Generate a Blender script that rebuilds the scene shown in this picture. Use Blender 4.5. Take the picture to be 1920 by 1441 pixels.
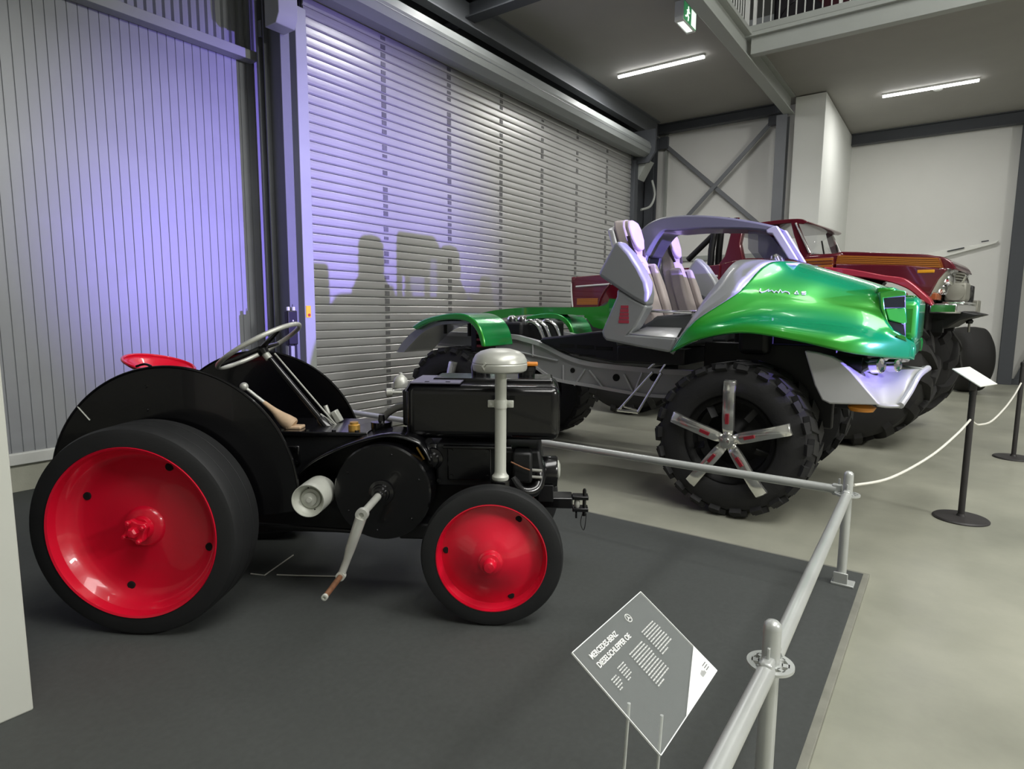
import bpy, bmesh, math, random
from mathutils import Vector, Matrix, Euler
random.seed(7)
for o in list(bpy.data.objects):
    bpy.data.objects.remove(o, do_unlink=True)
SC = bpy.context.scene
COL = SC.collection
PI = math.pi

# ------------------------------------------------------------------ camera
FPX, YAW, PITCH, ROLL, CAMH = 1138.5, 0.624758, 0.122078, 0.006792, 1.5
_cy, _sy, _cp, _sp = math.cos(YAW), math.sin(YAW), math.cos(PITCH), math.sin(PITCH)
CF = Vector((_cy*_cp, _sy*_cp, -_sp))
_R = Vector((_sy, -_cy, 0)); _U = _R.cross(CF)
CR = _R*math.cos(ROLL) + _U*math.sin(ROLL)
CU = _U*math.cos(ROLL) - _R*math.sin(ROLL)
CC = Vector((0, 0, CAMH))
cam = bpy.data.cameras.new('camera'); camo = bpy.data.objects.new('camera', cam); COL.objects.link(camo)
cam.sensor_fit = 'HORIZONTAL'; cam.sensor_width = 36; cam.lens = FPX/1920*36; cam.clip_end = 200; cam.clip_start = 0.02
M = Matrix((CR, CU, -CF)).transposed().to_4x4(); M.translation = CC
camo.matrix_world = M
SC.camera = camo

# ------------------------------------------------------------------ world, light, exposure
SC.view_settings.view_transform = 'Standard'; SC.view_settings.look = 'None'
SC.view_settings.gamma = 1; SC.view_settings.use_curve_mapping = False
SC.view_settings.exposure = 0.0
W = bpy.data.worlds.new('hall_air'); SC.world = W; W.use_nodes = True
W.node_tree.nodes['Background'].inputs[0].default_value = (.95, 1, .97, 1)
W.node_tree.nodes['Background'].inputs[1].default_value = 0.09

def area_light(name, loc, target, sx, sy, power, color=(1, 1, 1), spread=PI):
    l = bpy.data.lights.new(name, 'AREA'); l.shape = 'RECTANGLE'; l.size = sx; l.size_y = sy
    l.energy = power; l.color = color; l.spread = spread
    o = bpy.data.objects.new(name, l); COL.objects.link(o); o.location = loc
    d = Vector(target)-Vector(loc)
    o.rotation_euler = d.to_track_quat('-Z', 'Y').to_euler()
    return o
def spot_light(name, loc, target, power, color, angle, blend, rad):
    l = bpy.data.lights.new(name, 'SPOT'); l.energy = power; l.color = color; l.spot_size = math.radians(angle)
    l.spot_blend = blend; l.shadow_soft_size = rad
    o = bpy.data.objects.new(name, l); COL.objects.link(o); o.location = loc
    o.rotation_euler = (Vector(target)-Vector(loc)).to_track_quat('-Z', 'Y').to_euler()
    return o
NEUTRAL = (1.0, .99, .955)
# violet stage spot on a low stand to the right of the exhibits
spot_light('violet_spot', (4.92, -3.53, 2.11), (4.75, 5.8, 2.2), 6600, (.33, .25, 1.0), 38, 1.0, .03)
# hall lamps: rows of tubes on the ceiling of the open hall and from the neighbouring bay on the right
area_light('hall_tubes', (2.2, -3.0, 8.6), (2.2, -3.0, 0), 9, 3, 760, NEUTRAL)
area_light('bay_lamps', (3.4, -7.4, 4.9), (3.2, 1.5, .2), 1.6, .5, 330, NEUTRAL)

# ------------------------------------------------------------------ pixel <-> space helpers
def ray(x, y): return CF + CR*((x-960)/FPX) - CU*((y-720.5)/FPX)
def onz(x, y, z=0.): d = ray(x, y); return CC + d*((z-CAMH)/d.z)
def ony(x, y, Y): d = ray(x, y); return CC + d*(Y/d.y)
def onx(x, y, X): d = ray(x, y); return CC + d*(X/d.x)
class Frame:
    """a thing's own axes: x forward, y to its left, z up"""
    def __init__(s, ox, oy, deg):
        t = math.radians(deg); s.deg = deg
        s.u = Vector((math.cos(t), math.sin(t), 0)); s.l = Vector((-math.sin(t), math.cos(t), 0)); s.o = Vector((ox, oy, 0))
    def loc(s, P): Q = P-s.o; return Vector((Q.dot(s.u), Q.dot(s.l), Q.z))
    def Y(s, x, y, Y): d = ray(x, y); k = (s.o+s.l*Y-CC).dot(s.l)/d.dot(s.l); return s.loc(CC+d*k)
    def X(s, x, y, X): d = ray(x, y); k = (s.o+s.u*X-CC).dot(s.u)/d.dot(s.u); return s.loc(CC+d*k)
    def YZ(s, pts, Y): return [(p.x, p.z) for p in (s.Y(a, b, Y) for a, b in pts)]

# ------------------------------------------------------------------ materials
def lin(c):
    if isinstance(c, str):
        c = [int(c[i:i+2], 16)/255 for i in (0, 2, 4)]
    return tuple(x/12.92 if x <= .04045 else ((x+.055)/1.055)**2.4 for x in c) + (1,)
MATS = {}
def mat(name, col, rough=.5, metal=0., var=.0, vscale=4., bump=0., bscale=60., coat=0., col2=None, stretch=None, emit=0., spec=None, flake=0.):
    if name in MATS: return MATS[name]
    m = bpy.data.materials.new(name); m.use_nodes = True; nt = m.node_tree; N = nt.nodes; L = nt.links
    b = N['Principled BSDF']; c = lin(col)
    b.inputs['Base Color'].default_value = c; b.inputs['Roughness'].default_value = rough; b.inputs['Metallic'].default_value = metal
    if coat: b.inputs['Coat Weight'].default_value = coat; b.inputs['Coat Roughness'].default_value = .04
    if spec is not None: b.inputs['Specular IOR Level'].default_value = spec
    if emit: b.inputs['Emission Color'].default_value = c; b.inputs['Emission Strength'].default_value = emit
    if var or col2 or bump:
        tc = N.new('ShaderNodeTexCoord'); mp = N.new('ShaderNodeMapping'); L.new(tc.outputs['Object'], mp.inputs[0])
        if stretch: mp.inputs['Scale'].default_value = stretch
        if var or col2:
            n = N.new('ShaderNodeTexNoise'); n.inputs['Scale'].default_value = vscale; n.inputs['Detail'].default_value = 6; n.inputs['Roughness'].default_value = .6
            L.new(mp.outputs[0], n.inputs[0])
            r = N.new('ShaderNodeValToRGB'); r.color_ramp.elements[0].position = .3; r.color_ramp.elements[1].position = .72
            if col2: c2 = lin(col2)
            else: c2 = tuple(min(1, x*(1+var)) for x in c[:3])+(1,); c = tuple(x*(1-var) for x in c[:3])+(1,)
            r.color_ramp.elements[0].color = c; r.color_ramp.elements[1].color = c2
            L.new(n.outputs['Fac'], r.inputs[0]); L.new(r.outputs[0], b.inputs['Base Color'])
            mr = N.new('ShaderNodeMapRange'); mr.inputs[3].default_value = max(0, rough-.08); mr.inputs[4].default_value = min(1, rough+.1)
            L.new(n.outputs['Fac'], mr.inputs[0]); L.new(mr.outputs[0], b.inputs['Roughness'])
        if bump:
            n2 = N.new('ShaderNodeTexNoise'); n2.inputs['Scale'].default_value = bscale; n2.inputs['Detail'].default_value = 4
            L.new(mp.outputs[0], n2.inputs[0])
            bp = N.new('ShaderNodeBump'); bp.inputs['Strength'].default_value = bump; bp.inputs['Distance'].default_value = .01
            L.new(n2.outputs['Fac'], bp.inputs['Height']); L.new(bp.outputs[0], b.inputs['Normal'])
    MATS[name] = m; return m

def glass(name, tint, alpha_mix, rough=.02):
    """thin clear sheet: mostly see-through with a glossy skin"""
    if name in MATS: return MATS[name]
    m = bpy.data.materials.new(name); m.use_nodes = True; nt = m.node_tree; N = nt.nodes; L = nt.links
    b = N['Principled BSDF']; b.inputs['Base Color'].default_value = lin(tint); b.inputs['Roughness'].default_value = rough
    t = N.new('ShaderNodeBsdfTransparent'); t.inputs[0].default_value = (1, 1, 1, 1)
    x = N.new('ShaderNodeMixShader'); x.inputs[0].default_value = alpha_mix
    L.new(t.outputs[0], x.inputs[1]); L.new(b.outputs[0], x.inputs[2]); L.new(x.outputs[0], N['Material Output'].inputs[0])
    MATS[name] = m; return m

# ------------------------------------------------------------------ mesh builder
def catmull(pts, n):
    P = [Vector(p) for p in pts]; out = []
    for i in range(len(P)-1):
        p0 = P[max(i-1, 0)]; p1 = P[i]; p2 = P[i+1]; p3 = P[min(i+2, len(P)-1)]
        for k in range(n):
            t = k/n
            out.append(.5*((2*p1)+(p2-p0)*t+(2*p0-5*p1+4*p2-p3)*t*t+(3*p1-p0-3*p2+p3)*t**3))
    out.append(P[-1]); return out

class MB:
    def __init__(s): s.v = []; s.f = []
    def add(s, verts, faces):
        b = len(s.v); s.v += [tuple(v) for v in verts]; s.f += [tuple(b+i for i in f) for f in faces]; return s
    def box(s, c, d, rot=None):
        c = Vector(c); h = Vector(d)/2; vs = [Vector((x*h.x, y*h.y, z*h.z)) for x in (-1, 1) for y in (-1, 1) for z in (-1, 1)]
        if rot is not None:
            R = rot if isinstance(rot, Matrix) else Euler(rot).to_matrix(); vs = [R @ v for v in vs]
        return s.add([v+c for v in vs], [(0, 1, 3, 2), (4, 6, 7, 5), (0, 4, 5, 1), (2, 3, 7, 6), (0, 2, 6, 4), (1, 5, 7, 3)])
    def bx(s, x0, x1, y0, y1, z0, z1): return s.box(((x0+x1)/2, (y0+y1)/2, (z0+z1)/2), (abs(x1-x0), abs(y1-y0), abs(z1-z0)))
    def prism(s, poly, a, b, axis='y'):
        """poly in the plane across axis (y: (x,z)), extruded from a to b"""
        def P(p, t):
            if axis == 'y': return (p[0], t, p[1])
            if axis == 'x': return (t, p[0], p[1])
            return (p[0], p[1], t)
        n = len(poly)
        return s.add([P(p, a) for p in poly]+[P(p, b) for p in poly],
                     [tuple(range(n)), tuple(range(2*n-1, n-1, -1))]+[(i, (i+1) % n, n+(i+1) % n, n+i) for i in range(n)])
    def ringprism(s, outer, inner, a, b, axis='y'):
        """frame: outer and inner outlines with the same number of points"""
        def P(p, t):
            if axis == 'y': return (p[0], t, p[1])
            if axis == 'x': return (t, p[0], p[1])
            return (p[0], p[1], t)
        n = len(outer); vs = [P(p, t) for t in (a, b) for L in (outer, inner) for p in L]
        fs = []
        for i in range(n):
            j = (i+1) % n
            fs += [(i, j, n+j, n+i), (2*n+j, 2*n+i, 3*n+i, 3*n+j), (j, i, 2*n+i, 2*n+j), (n+i, n+j, 3*n+j, 3*n+i)]
        return s.add(vs, fs)
    def tube(s, path, r, n=10, closed=False, caps=True):
        P = [Vector(p) for p in path]; m = len(P); R = r if isinstance(r, (list, tuple)) else [r]*m
        T = []
        for i in range(m):
            a = P[i-1] if (i or closed) else P[0]; b = P[(i+1) % m] if (i < m-1 or closed) else P[-1]
            T.append((b-a).normalized())
        ref = Vector((0, 0, 1)) if abs(T[0].z) < .9 else Vector((1, 0, 0)); nx = T[0].cross(ref).normalized(); vs = []
        for i in range(m):
            nx = (nx - T[i]*nx.dot(T[i])).normalized(); ny = T[i].cross(nx)
            vs += [P[i]+(nx*math.cos(k*2*PI/n)+ny*math.sin(k*2*PI/n))*R[i] for k in range(n)]
        fs = []
        for i in range(m if closed else m-1):
            a = i*n; b = ((i+1) % m)*n
            fs += [(a+k, a+(k+1) % n, b+(k+1) % n, b+k) for k in range(n)]
        if caps and not closed: fs += [tuple(range(n))[::-1], tuple((m-1)*n+k for k in range(n))]
        return s.add(vs, fs)
    def lathe(s, prof, o, d, n=32, caps=True):
        """prof: (radius, height along d) list"""
        o = Vector(o); d = Vector(d).normalized(); ref = Vector((0, 0, 1)) if abs(d.z) < .9 else Vector((1, 0, 0))
        a = d.cross(ref).normalized(); b = d.cross(a); vs = []; fs = []
        for r, h in prof:
            vs += [o+d*h+(a*math.cos(2*PI*k/n)+b*math.sin(2*PI*k/n))*max(r, 1e-5) for k in range(n)]
        for i in range(len(prof)-1):
            fs += [(i*n+k, i*n+(k+1) % n, (i+1)*n+(k+1) % n, (i+1)*n+k) for k in range(n)]
        if caps: fs += [tuple(range(n))[::-1], tuple((len(prof)-1)*n+k for k in range(n))]
        return s.add(vs, fs)
    def grid(s, rows, thick=None):
        n = len(rows[0]); b = len(s.v)
        s.add([p for r in rows for p in r], [(i*n+k, i*n+k+1, (i+1)*n+k+1, (i+1)*n+k) for i in range(len(rows)-1) for k in range(n-1)])
        return s
    def sphere(s, c, r, n=14, sq=(1, 1, 1)):
        c = Vector(c); m = n//2; vs = []; fs = []
        for i in range(m+1):
            t = PI*i/m
            vs += [c+Vector((math.sin(t)*math.cos(2*PI*k/n)*r*sq[0], math.sin(t)*math.sin(2*PI*k/n)*r*sq[1], math.cos(t)*r*sq[2])) for k in range(n)]
        for i in range(m): fs += [(i*n+k, i*n+(k+1) % n, (i+1)*n+(k+1) % n, (i+1)*n+k) for k in range(n)]
        return s.add(vs, fs)
    def mesh(s, name, m, smooth=35):
        me = bpy.data.meshes.new(name); me.from_pydata(s.v, [], s.f); me.validate()
        bm = bmesh.new(); bm.from_mesh(me); bmesh.ops.remove_doubles(bm, verts=bm.verts, dist=1e-5)
        bmesh.ops.recalc_face_normals(bm, faces=bm.faces); bm.to_mesh(me); bm.free()
        if m: me.materials.append(MATS[m] if isinstance(m, str) else m)
        if smooth:
            me.polygons.foreach_set('use_smooth', [True]*len(me.polygons)); me.set_sharp_from_angle(angle=math.radians(smooth))
        me.update(); return me
    def build(s, name, m, parent=None, smooth=35, bevel=0, solid=0, seg=2):
        o = bpy.data.objects.new(name, s.mesh(name, m, smooth)); COL.objects.link(o)
        if parent: o.parent = parent
        if solid:
            k = o.modifiers.new('thick', 'SOLIDIFY'); k.thickness = solid; k.offset = -1
        if bevel:
            k = o.modifiers.new('edge', 'BEVEL'); k.width = bevel; k.segments = seg; k.limit_method = 'ANGLE'; k.angle_limit = math.radians(40); k.harden_normals = False
        return o
def thing(name, label, cat, loc=(0, 0, 0), rz=0., group=None):
    o = bpy.data.objects.new(name, None); COL.objects.link(o); o.location = loc; o.rotation_euler = (0, 0, rz)
    return tag(o, label, cat, group)
def tag(o, label, cat, group=None):
    o['label'] = label; o['category'] = cat
    if group: o['group'] = group
    return o
def struct(o): o['kind'] = 'structure'; return o
def copy_tree(o, parent=None):
    c = o.copy(); COL.objects.link(c)
    if parent: c.parent = parent
    for ch in [k for k in bpy.data.objects if k.parent == o]: copy_tree(ch, c)
    return c
def arc(cx, cz, r, a0, a1, n):
    return [(cx+r*math.cos(math.radians(a0+(a1-a0)*i/n)), cz+r*math.sin(math.radians(a0+(a1-a0)*i/n))) for i in range(n+1)]
def text_mesh(body, size, mname, parent=None, name='lettering', shear=0., align='LEFT', extr=.0006, sx=1.):
    c = bpy.data.curves.new(name, 'FONT'); c.body = body; c.size = size; c.shear = shear; c.align_x = align; c.extrude = extr; c.offset = size*.018
    o = bpy.data.objects.new(name+'_tmp', c); COL.objects.link(o)
    dg = bpy.context.evaluated_depsgraph_get(); me = bpy.data.meshes.new_from_object(o.evaluated_get(dg)); bpy.data.objects.remove(o, do_unlink=True)
    me.materials.clear(); me.materials.append(MATS[mname])
    if sx != 1.: me.transform(Matrix.Diagonal((sx, 1, 1, 1)))
    n = bpy.data.objects.new(name, me); COL.objects.link(n)
    if parent: n.parent = parent
    return n
# ------------------------------------------------------------------ material palette
mat('concrete', '8a8b7e', .34, 0, vscale=.9, col2='afaf9f', bump=.03, bscale=30)
mat('carpet', '454846', .85, 0, var=.12, vscale=40, bump=.25, bscale=500)
mat('ply_edge', '85857a', .6, 0, var=.15, vscale=8)
mat('sheet_metal', '9a9da0', .42, .2, var=.04, vscale=3)
mat('plinth', 'b7b8a8', .8, 0, var=.06, vscale=6, bump=.1, bscale=80)
mat('white_board', 'e4e6e0', .5, 0, var=.03, vscale=5)
mat('steel_grey', '6f7276', .5, .15, var=.05, vscale=3)
mat('steel_dark', '4a4d52', .55, .1, var=.06, vscale=3)
mat('steel_light', 'a3a7a2', .5, .05, var=.04, vscale=3)
mat('shutter_metal', 'c2c2c0', .36, .55, var=.08, vscale=3, stretch=(.6, 1, 12))
mat('casing_grey', '878b8a', .5, .1, var=.05, vscale=3)
mat('shutter_clip', '6c6c6c', .5, .3, var=.2, vscale=9)
mat('gap_black', '101012', .8)
mat('wall_white', 'dededa', .75, 0, var=.015, vscale=2)
mat('wall_column', 'e2e4df', .7, 0, var=.015, vscale=2)
mat('ceiling_grey', '9b9994', .8, 0, var=.04, vscale=2)
mat('hall_wall', 'a9a9a4', .8)
mat('tube_white', 'ffffff', .4, emit=14.)
mat('lamp_box', 'd8dad6', .4)
mat('white_paint', 'dcdedb', .35)
mat('black_plastic', '17171a', .4)
mat('yellow', 'e8c21c', .5); mat('red_dot', 'b8321e', .5)
mat('exit_green', '3d8f5c', .5, emit=.5); mat('exit_white', 'e9f5ea', .5, emit=1.1)

# ------------------------------------------------------------------ floor, walls, ceilings
PZ = .03
struct(MB().bx(-7, 17.2, -9.2, 6.4, -.2, 0).build('floor', 'concrete', smooth=0))
# far hall shell, out of view
struct(MB().bx(-7.2, -7, -9.2, 6.4, 0, 9).build('wall_rear', 'hall_wall', smooth=0))
struct(MB().bx(-7, 17.2, -9.4, -9.2, 0, 9).build('wall_right', 'hall_wall', smooth=0))
struct(MB().bx(-7, 17.2, -9.2, 6.4, 9, 9.1).build('ceiling_upper', 'hall_wall', smooth=0))

# left wall: ribbed cladding sheet between plinth and girt, finer sheet above
wl = struct(MB().bx(-7, 17.2, 6.06, 6.3, 0, 9).build('wall_left', 'steel_dark', smooth=0))
def ribbed(x0, x1, z0, z1, y, pitch, gw, gd):
    m = MB(); prof = []; x = x0
    while x < x1:
        prof += [(x, y), (x+pitch-gw, y), (x+pitch-gw*.65, y+gd), (x+pitch-gw*.35, y+gd)]; x += pitch
    m.grid([[(p[0], p[1], z0) for p in prof], [(p[0], p[1], z1) for p in prof]]); return m
ribbed(-1.2, 3.82, .33, 4.0, 6.0, .0775, .010, .009).build('cladding_sheet', 'sheet_metal', wl, smooth=0)
m = MB(); prof = []; x = -1.2
while x < 3.8:
    prof += [(x, 6.0), (x+.030, 6.0), (x+.040, 6.035), (x+.068, 6.035)]; x += .079
m.grid([[(p[0], p[1], 4.0) for p in prof], [(p[0], p[1], 7.0) for p in prof]]).build('upper_cladding', 'sheet_metal', wl, smooth=0)
MB().bx(-1.2, 3.72, 5.86, 5.985, 3.955, 4.045).build('girt', 'steel_light', wl, bevel=.004)
struct(MB().bx(-1.2, 3.75, 5.98, 6.06, 0, .245).build('trim_1', 'plinth', smooth=0, bevel=.006))
struct(MB().bx(-1.2, 3.75, 5.955, 6.03, .245, .336).build('baseboard_left', 'white_board', smooth=0, bevel=.006))

# steel column beside the roller door
c = thing('steel_column', 'grey steel H column between ribbed cladding and roller shutter', 'column', (3.70, 5.56, 0))
MB().bx(-.04, .06, -.18, -.162, 0, 5.27).build('flange', 'steel_grey', c, bevel=.003)
MB().bx(-.06, .10, .162, .18, 0, 5.27).build('flange', 'steel_grey', c, bevel=.003)
MB().bx(.0, .012, -.162, .162, 0, 5.27).build('web', 'steel_grey', c)
MB().bx(-.05, .0, .07, .09, 0, 5.27).build('stiffener', 'steel_grey', c, bevel=.003)
MB().bx(-.05, .0, .11, .162, 4.13, 4.28).build('cleat', 'steel_grey', c, bevel=.004)
# wall-mounted door control box on the column
b = thing('door_control_box', 'black control box with two white buttons fixed to the column', 'control box', (3.635, 5.355, 1.08))
MB().bx(-.055, .055, -.05, .015, .06, .40).build('housing', 'black_plastic', b, bevel=.012)
for x in (-.03, .03): MB().lathe([(.017, 0), (.017, .03), (.012, .036)], (x, -.02, .40), (0, 0, 1), 14).build('button', 'white_paint', b)
MB().tube([(.02, -.02, .41), (.022, -.02, .46)], .004, 8).build('aerial', 'black_plastic', b)
MB().bx(-.05, .05, -.03, .015, -.10, .05).build('junction_cover', 'steel_light', b, bevel=.004)
for x in (-.035, .035): MB().bx(x-.011, x+.011, -.04, -.005, -.12, .06).build('cable', 'black_plastic', b)
MB().lathe([(.008, 0), (.008, .006)], (0, -.05, .30), (0, -1, 0), 10).build('keyhole', 'white_paint', b)

# roller shutter door
SY, SX0, SX1, NSL, SP = 5.72, 4.165, 12.12, 50, .0962
d1 = struct(MB().bx(SX0-.02, SX1+.05, SY+.03, SY+.06, 0, 5.1).build('door_1', 'gap_black', smooth=0))
prof = [(SY-.002, 0), (SY-.013, .012), (SY-.016, .045), (SY-.013, .080), (SY-.006, SP-.008), (SY+.012, SP-.006), (SY+.02, SP-.006), (SY+.02, 0)]
slat = MB().prism(prof, SX0, SX1, 'x').mesh('slat', 'shutter_metal', 25)
for i in range(NSL):
    o = bpy.data.objects.new('slat', slat); COL.objects.link(o); o.parent = d1; o.location = (0, 0, .01+i*SP)
for sx in (5.255, 6.42, 7.59, 8.72, 9.87, 11.03):
    m = MB()
    for i in range(NSL):
        z = .01+i*SP; k = random.random()
        if k < .82: m.bx(sx-.035, sx+.035, SY-.021, SY-.010, z+.012+.02*random.random(), z+.058+.024*random.random())
    o = m.build('slat_clips', 'shutter_clip', d1, smooth=0); o['kind'] = 'stuff'
MB().bx(3.975, 4.105, 5.58, 5.78, 0, 4.52).build('guide_rail', 'steel_light', d1, bevel=.006)
MB().bx(3.83, 3.975, 5.72, 5.80, 0, 4.6).build('guide_backing', 'steel_grey', d1, bevel=.004)
MB().bx(12.12, 12.3, 5.62, 5.78, 0, 4.62).build('guide_rail', 'steel_dark', d1, bevel=.006)
# warning sticker
st = tag(MB().bx(3.985, 4.045, 5.575, 5.579, 1.405, 1.53).build('warning_sticker', 'yellow', smooth=0), 'small yellow warning sticker with red circle on the shutter guide rail', 'sticker')
MB().lathe([(.016, 0), (.016, .003)], (4.022, 5.575, 1.432), (0, -1, 0), 14).build('symbol', 'red_dot', st)
# roller housing and its bracket
rh = thing('roller_housing', 'long grey roller housing above the shutter under the ceiling beam', 'shutter housing', (0, 0, 0))
MB().prism([(5.66, 4.70), (5.45, 4.66), (5.34, 4.72), (5.30, 4.84), (5.34, 4.95), (5.45, 4.99), (5.66, 4.99)], 3.81, 12.2, 'x').build('casing', 'casing_grey', rh, smooth=0)
MB().bx(3.87, 12.2, 5.31, 5.335, 4.80, 4.825).build('casing_seam', 'steel_grey', rh)
MB().prism([(5.70, 4.55), (5.70, 5.2), (5.22, 5.2), (5.22, 4.75), (5.36, 4.55)], 12.2, 12.26, 'x').build('end_plate', 'steel_dark', rh)
MB().prism([(5.37, 4.08), (5.37, 5.1), (5.15, 5.1), (5.15, 4.16), (5.20, 4.08)], 3.50, 3.70, 'x').build('end_plate', 'steel_light', rh, bevel=.006)
MB().prism([(5.62, 4.25), (5.40, 4.62), (5.62, 4.62)], 12.28, 12.6, 'x').build('bracket', 'steel_light', rh, bevel=.004)
MB().tube(catmull([(12.75, 5.5, 4.3), (12.8, 5.45, 4.0), (12.7, 5.5, 3.75), (12.45, 5.6, 3.65)], 6), .025, 8).build('conduit', 'steel_light', rh)

MB().bx(3.50, 3.82, 5.30, 5.37, 4.72, 4.95).build('end_link', 'steel_light', rh, bevel=.006)
# gallery slab (the ceiling in view), with the open hall cut out
gc = struct(MB().bx(-7, 17.2, 2.85, 6.4, 5.62, 5.75).build('ceiling', 'ceiling_grey', smooth=0))
MB().bx(10.0, 17.2, -9.2, 2.85, 5.62, 5.75).build('ceiling_bay', 'ceiling_grey', gc, smooth=0)
def beam(name, label, P, Q, h, w, t, m, up=(0, 0, 1)):
    """steel I beam from P to Q (bottom centre line)"""
    P = Vector(P); Q = Vector(Q); d = (Q-P).normalized(); L = (Q-P).length; s_ = d.cross(Vector(up)).normalized(); u = s_.cross(d)
    R = Matrix((d, s_, u)).transposed()
    o = thing(name, label, 'beam'); mid = (P+Q)/2
    MB().box(mid+u*(t/2), (L, w, t), R).build('flange', m, o, bevel=.003)
    MB().box(mid+u*(h-t/2), (L, w, t), R).build('flange', m, o, bevel=.003)
    MB().box(mid+u*(h/2), (L, t, h-2*t), R).build('web', m, o)
    return o
beam('ceiling_beam', 'dark steel beam along the top of the roller shutter', (3.9, 5.62, 5.27), (13.2, 5.62, 5.27), .35, .16, .02, 'steel_grey')
beam('cross_beam', 'dark steel beam crossing the ceiling near the shutter', (6.75, 2.95, 5.38), (6.75, 6.0, 5.38), .24, .2, .02, 'steel_dark')
beam('back_beam', 'dark steel beam over the cross-braced back wall', (13.42, 3.1, 5.42), (13.42, 5.95, 5.42), .2, .16, .02, 'steel_dark')
beam('rear_beam', 'dark steel beam along the top of the plain white rear wall', (16.66, 2.24, 5.36), (16.66, -8, 5.36), .26, .18, .02, 'steel_dark')
beam('gallery_edge_beam', 'light grey steel beam carrying the gallery edge towards the grey column', (-6, 2.87, 5.28), (13.1, 2.87, 5.28), .34, .18, .022, 'steel_light')
o = thing('gallery_front_beam', 'pale grey beam along the gallery front under the railing', 'beam')
MB().bx(9.94, 10.08, -9, 2.78, 5.34, 5.575).build('fascia', 'steel_light', o, bevel=.004)
MB().bx(9.88, 10.08, -9, 2.96, 5.575, 5.635).build('kerb', 'steel_light', o, bevel=.006)
MB().bx(9.96, 10.12, -9, 2.90, 5.665, 5.76).build('step', 'steel_light', o, bevel=.006)
MB().bx(-6, 9.98, 2.76, 2.96, 5.60, 5.655).build('kerb', 'steel_light', o, bevel=.006)
MB().bx(-6, 9.98, 2.82, 2.96, 5.68, 5.76).build('step', 'steel_light', o, bevel=.006)
MB().bx(-6, 9.98, 2.92, 2.96, 5.62, 5.70).build('fascia', 'steel_grey', o, bevel=.004)
# gallery railing
def railing(label, pts, n0):
    (x0, y0), (x1, y1) = pts; L = math.hypot(x1-x0, y1-y0); n = int(L/.118); rz = math.atan2(y1-y0, x1-x0)
    r = thing('gallery_railing', label, 'railing', (x0, y0, 5.76), rz)
    MB().bx(0, L, -.02, .02, .05, .085).build('bottom_rail', 'white_paint', r, bevel=.004)
    MB().bx(0, L, -.02, .02, 1.0, 1.04).build('top_rail', 'white_paint', r, bevel=.004)
    bar = MB().bx(-.008, .008, -.008, .008, .085, 1.0).mesh('bar', 'white_paint', 0)
    post = MB().bx(-.022, .022, -.022, .022, 0, 1.04).mesh('post', 'white_paint', 0)
    for i in range(min(n, n0)):
        k = bpy.data.objects.new('post' if i % 10 == 0 else 'bar', post if i % 10 == 0 else bar); COL.objects.link(k); k.parent = r; k.location = (i*.118, 0, 0)
railing('white bar railing along the gallery front', ((10.22, 2.82), (10.22, -4)), 50)
railing('white bar railing along the gallery side above the shutter bay', ((10.12, 2.90), (6.2, 2.90)), 30)

# back wall with cross bracing
bw = struct(MB().bx(13.62, 13.8, 2.7, 6.06, 0, 5.62).build('wall_back', 'wall_white', smooth=0))
MB().bx(13.56, 13.62, 5.50, 5.56, 0, 5.45).build('panel_joint', 'steel_light', bw)
MB().bx(13.57, 13.62, 2.9, 5.9, 2.62, 2.72).build('panel_joint', 'steel_light', bw)
br = thing('cross_bracing', 'crossed grey steel braces in front of the back wall', 'bracing')
for P, Q in (((13.5, 5.66, 5.30), (13.5, 3.15, 3.05)), ((13.46, 3.18, 5.40), (13.46, 5.66, 2.85))):
    P, Q = Vector(P), Vector(Q); d = (Q-P).normalized(); n_ = Vector((1, 0, 0)); R = Matrix((d, n_, d.cross(n_))).transposed()
    MB().box((P+Q)/2, ((Q-P).length, .02, .085), R).build('brace', 'steel_grey', br, bevel=.003)
for y, z in ((5.6, 5.24), (3.2, 5.36)): MB().bx(13.44, 13.53, y-.14, y+.14, z-.13, z+.12).build('gusset', 'steel_dark', br, bevel=.004)
def hcol(label, x, y, w, h, m, z1=5.45):
    c = thing('wall_column', label, 'column', (x, y, 0))
    for s_ in (-1, 1): MB().bx(-.01+s_*h/2, .01+s_*h/2, -w/2, w/2, 0, z1).build('flange', m, c, bevel=.003)
    MB().bx(-h/2, h/2, -.008, .008, 0, z1).build('web', m, c)
hcol('dark grey steel column in the corner right of the shutter', 13.2, 5.72, .2, .2, 'steel_dark', 5.62)
MB_c = hcol('dark grey steel column between cross bracing and white pillar', 13.1, 2.98, .20, .2, 'steel_grey', 5.28)
hcol('dark grey steel column against the plain white rear wall', 16.6, -.98, .24, .22, 'steel_dark', 5.36)
MB().bx(12.3, 13.6, 5.85, 6.05, 0, 5.62).build('wall_corner_infill', 'steel_dark', wl, smooth=0)
struct(MB().bx(13.15, 16.8, 2.25, 2.78, 0, 5.6).build('wall_pillar', 'wall_column', smooth=0))
struct(MB().bx(16.8, 17.0, -9.2, 2.6, 0, 5.62).build('wall_far', 'wall_white', smooth=0))
br = thing('wall_brace', 'dark diagonal steel brace leaning on the plain rear wall', 'bracing')
P, Q = Vector((16.62, -1.16, .02)), Vector((16.62, -2.6, 4.6)); d = (Q-P).normalized(); n_ = Vector((1, 0, 0))
MB().box((P+Q)/2, ((Q-P).length, .03, .09), Matrix((d, n_, d.cross(n_))).transposed()).build('brace', 'steel_dark', br)
MB().bx(16.58, 16.68, -1.24, -1.08, 0, .12).build('foot_plate', 'steel_dark', br)
tag(MB().lathe([(.075, 0), (.075, .02), (.05, .035)], (14.2, .55, 5.62), (0, 0, -1), 20).build('smoke_detector', 'lamp_box'), 'small round white detector on the grey ceiling', 'detector')

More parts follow.
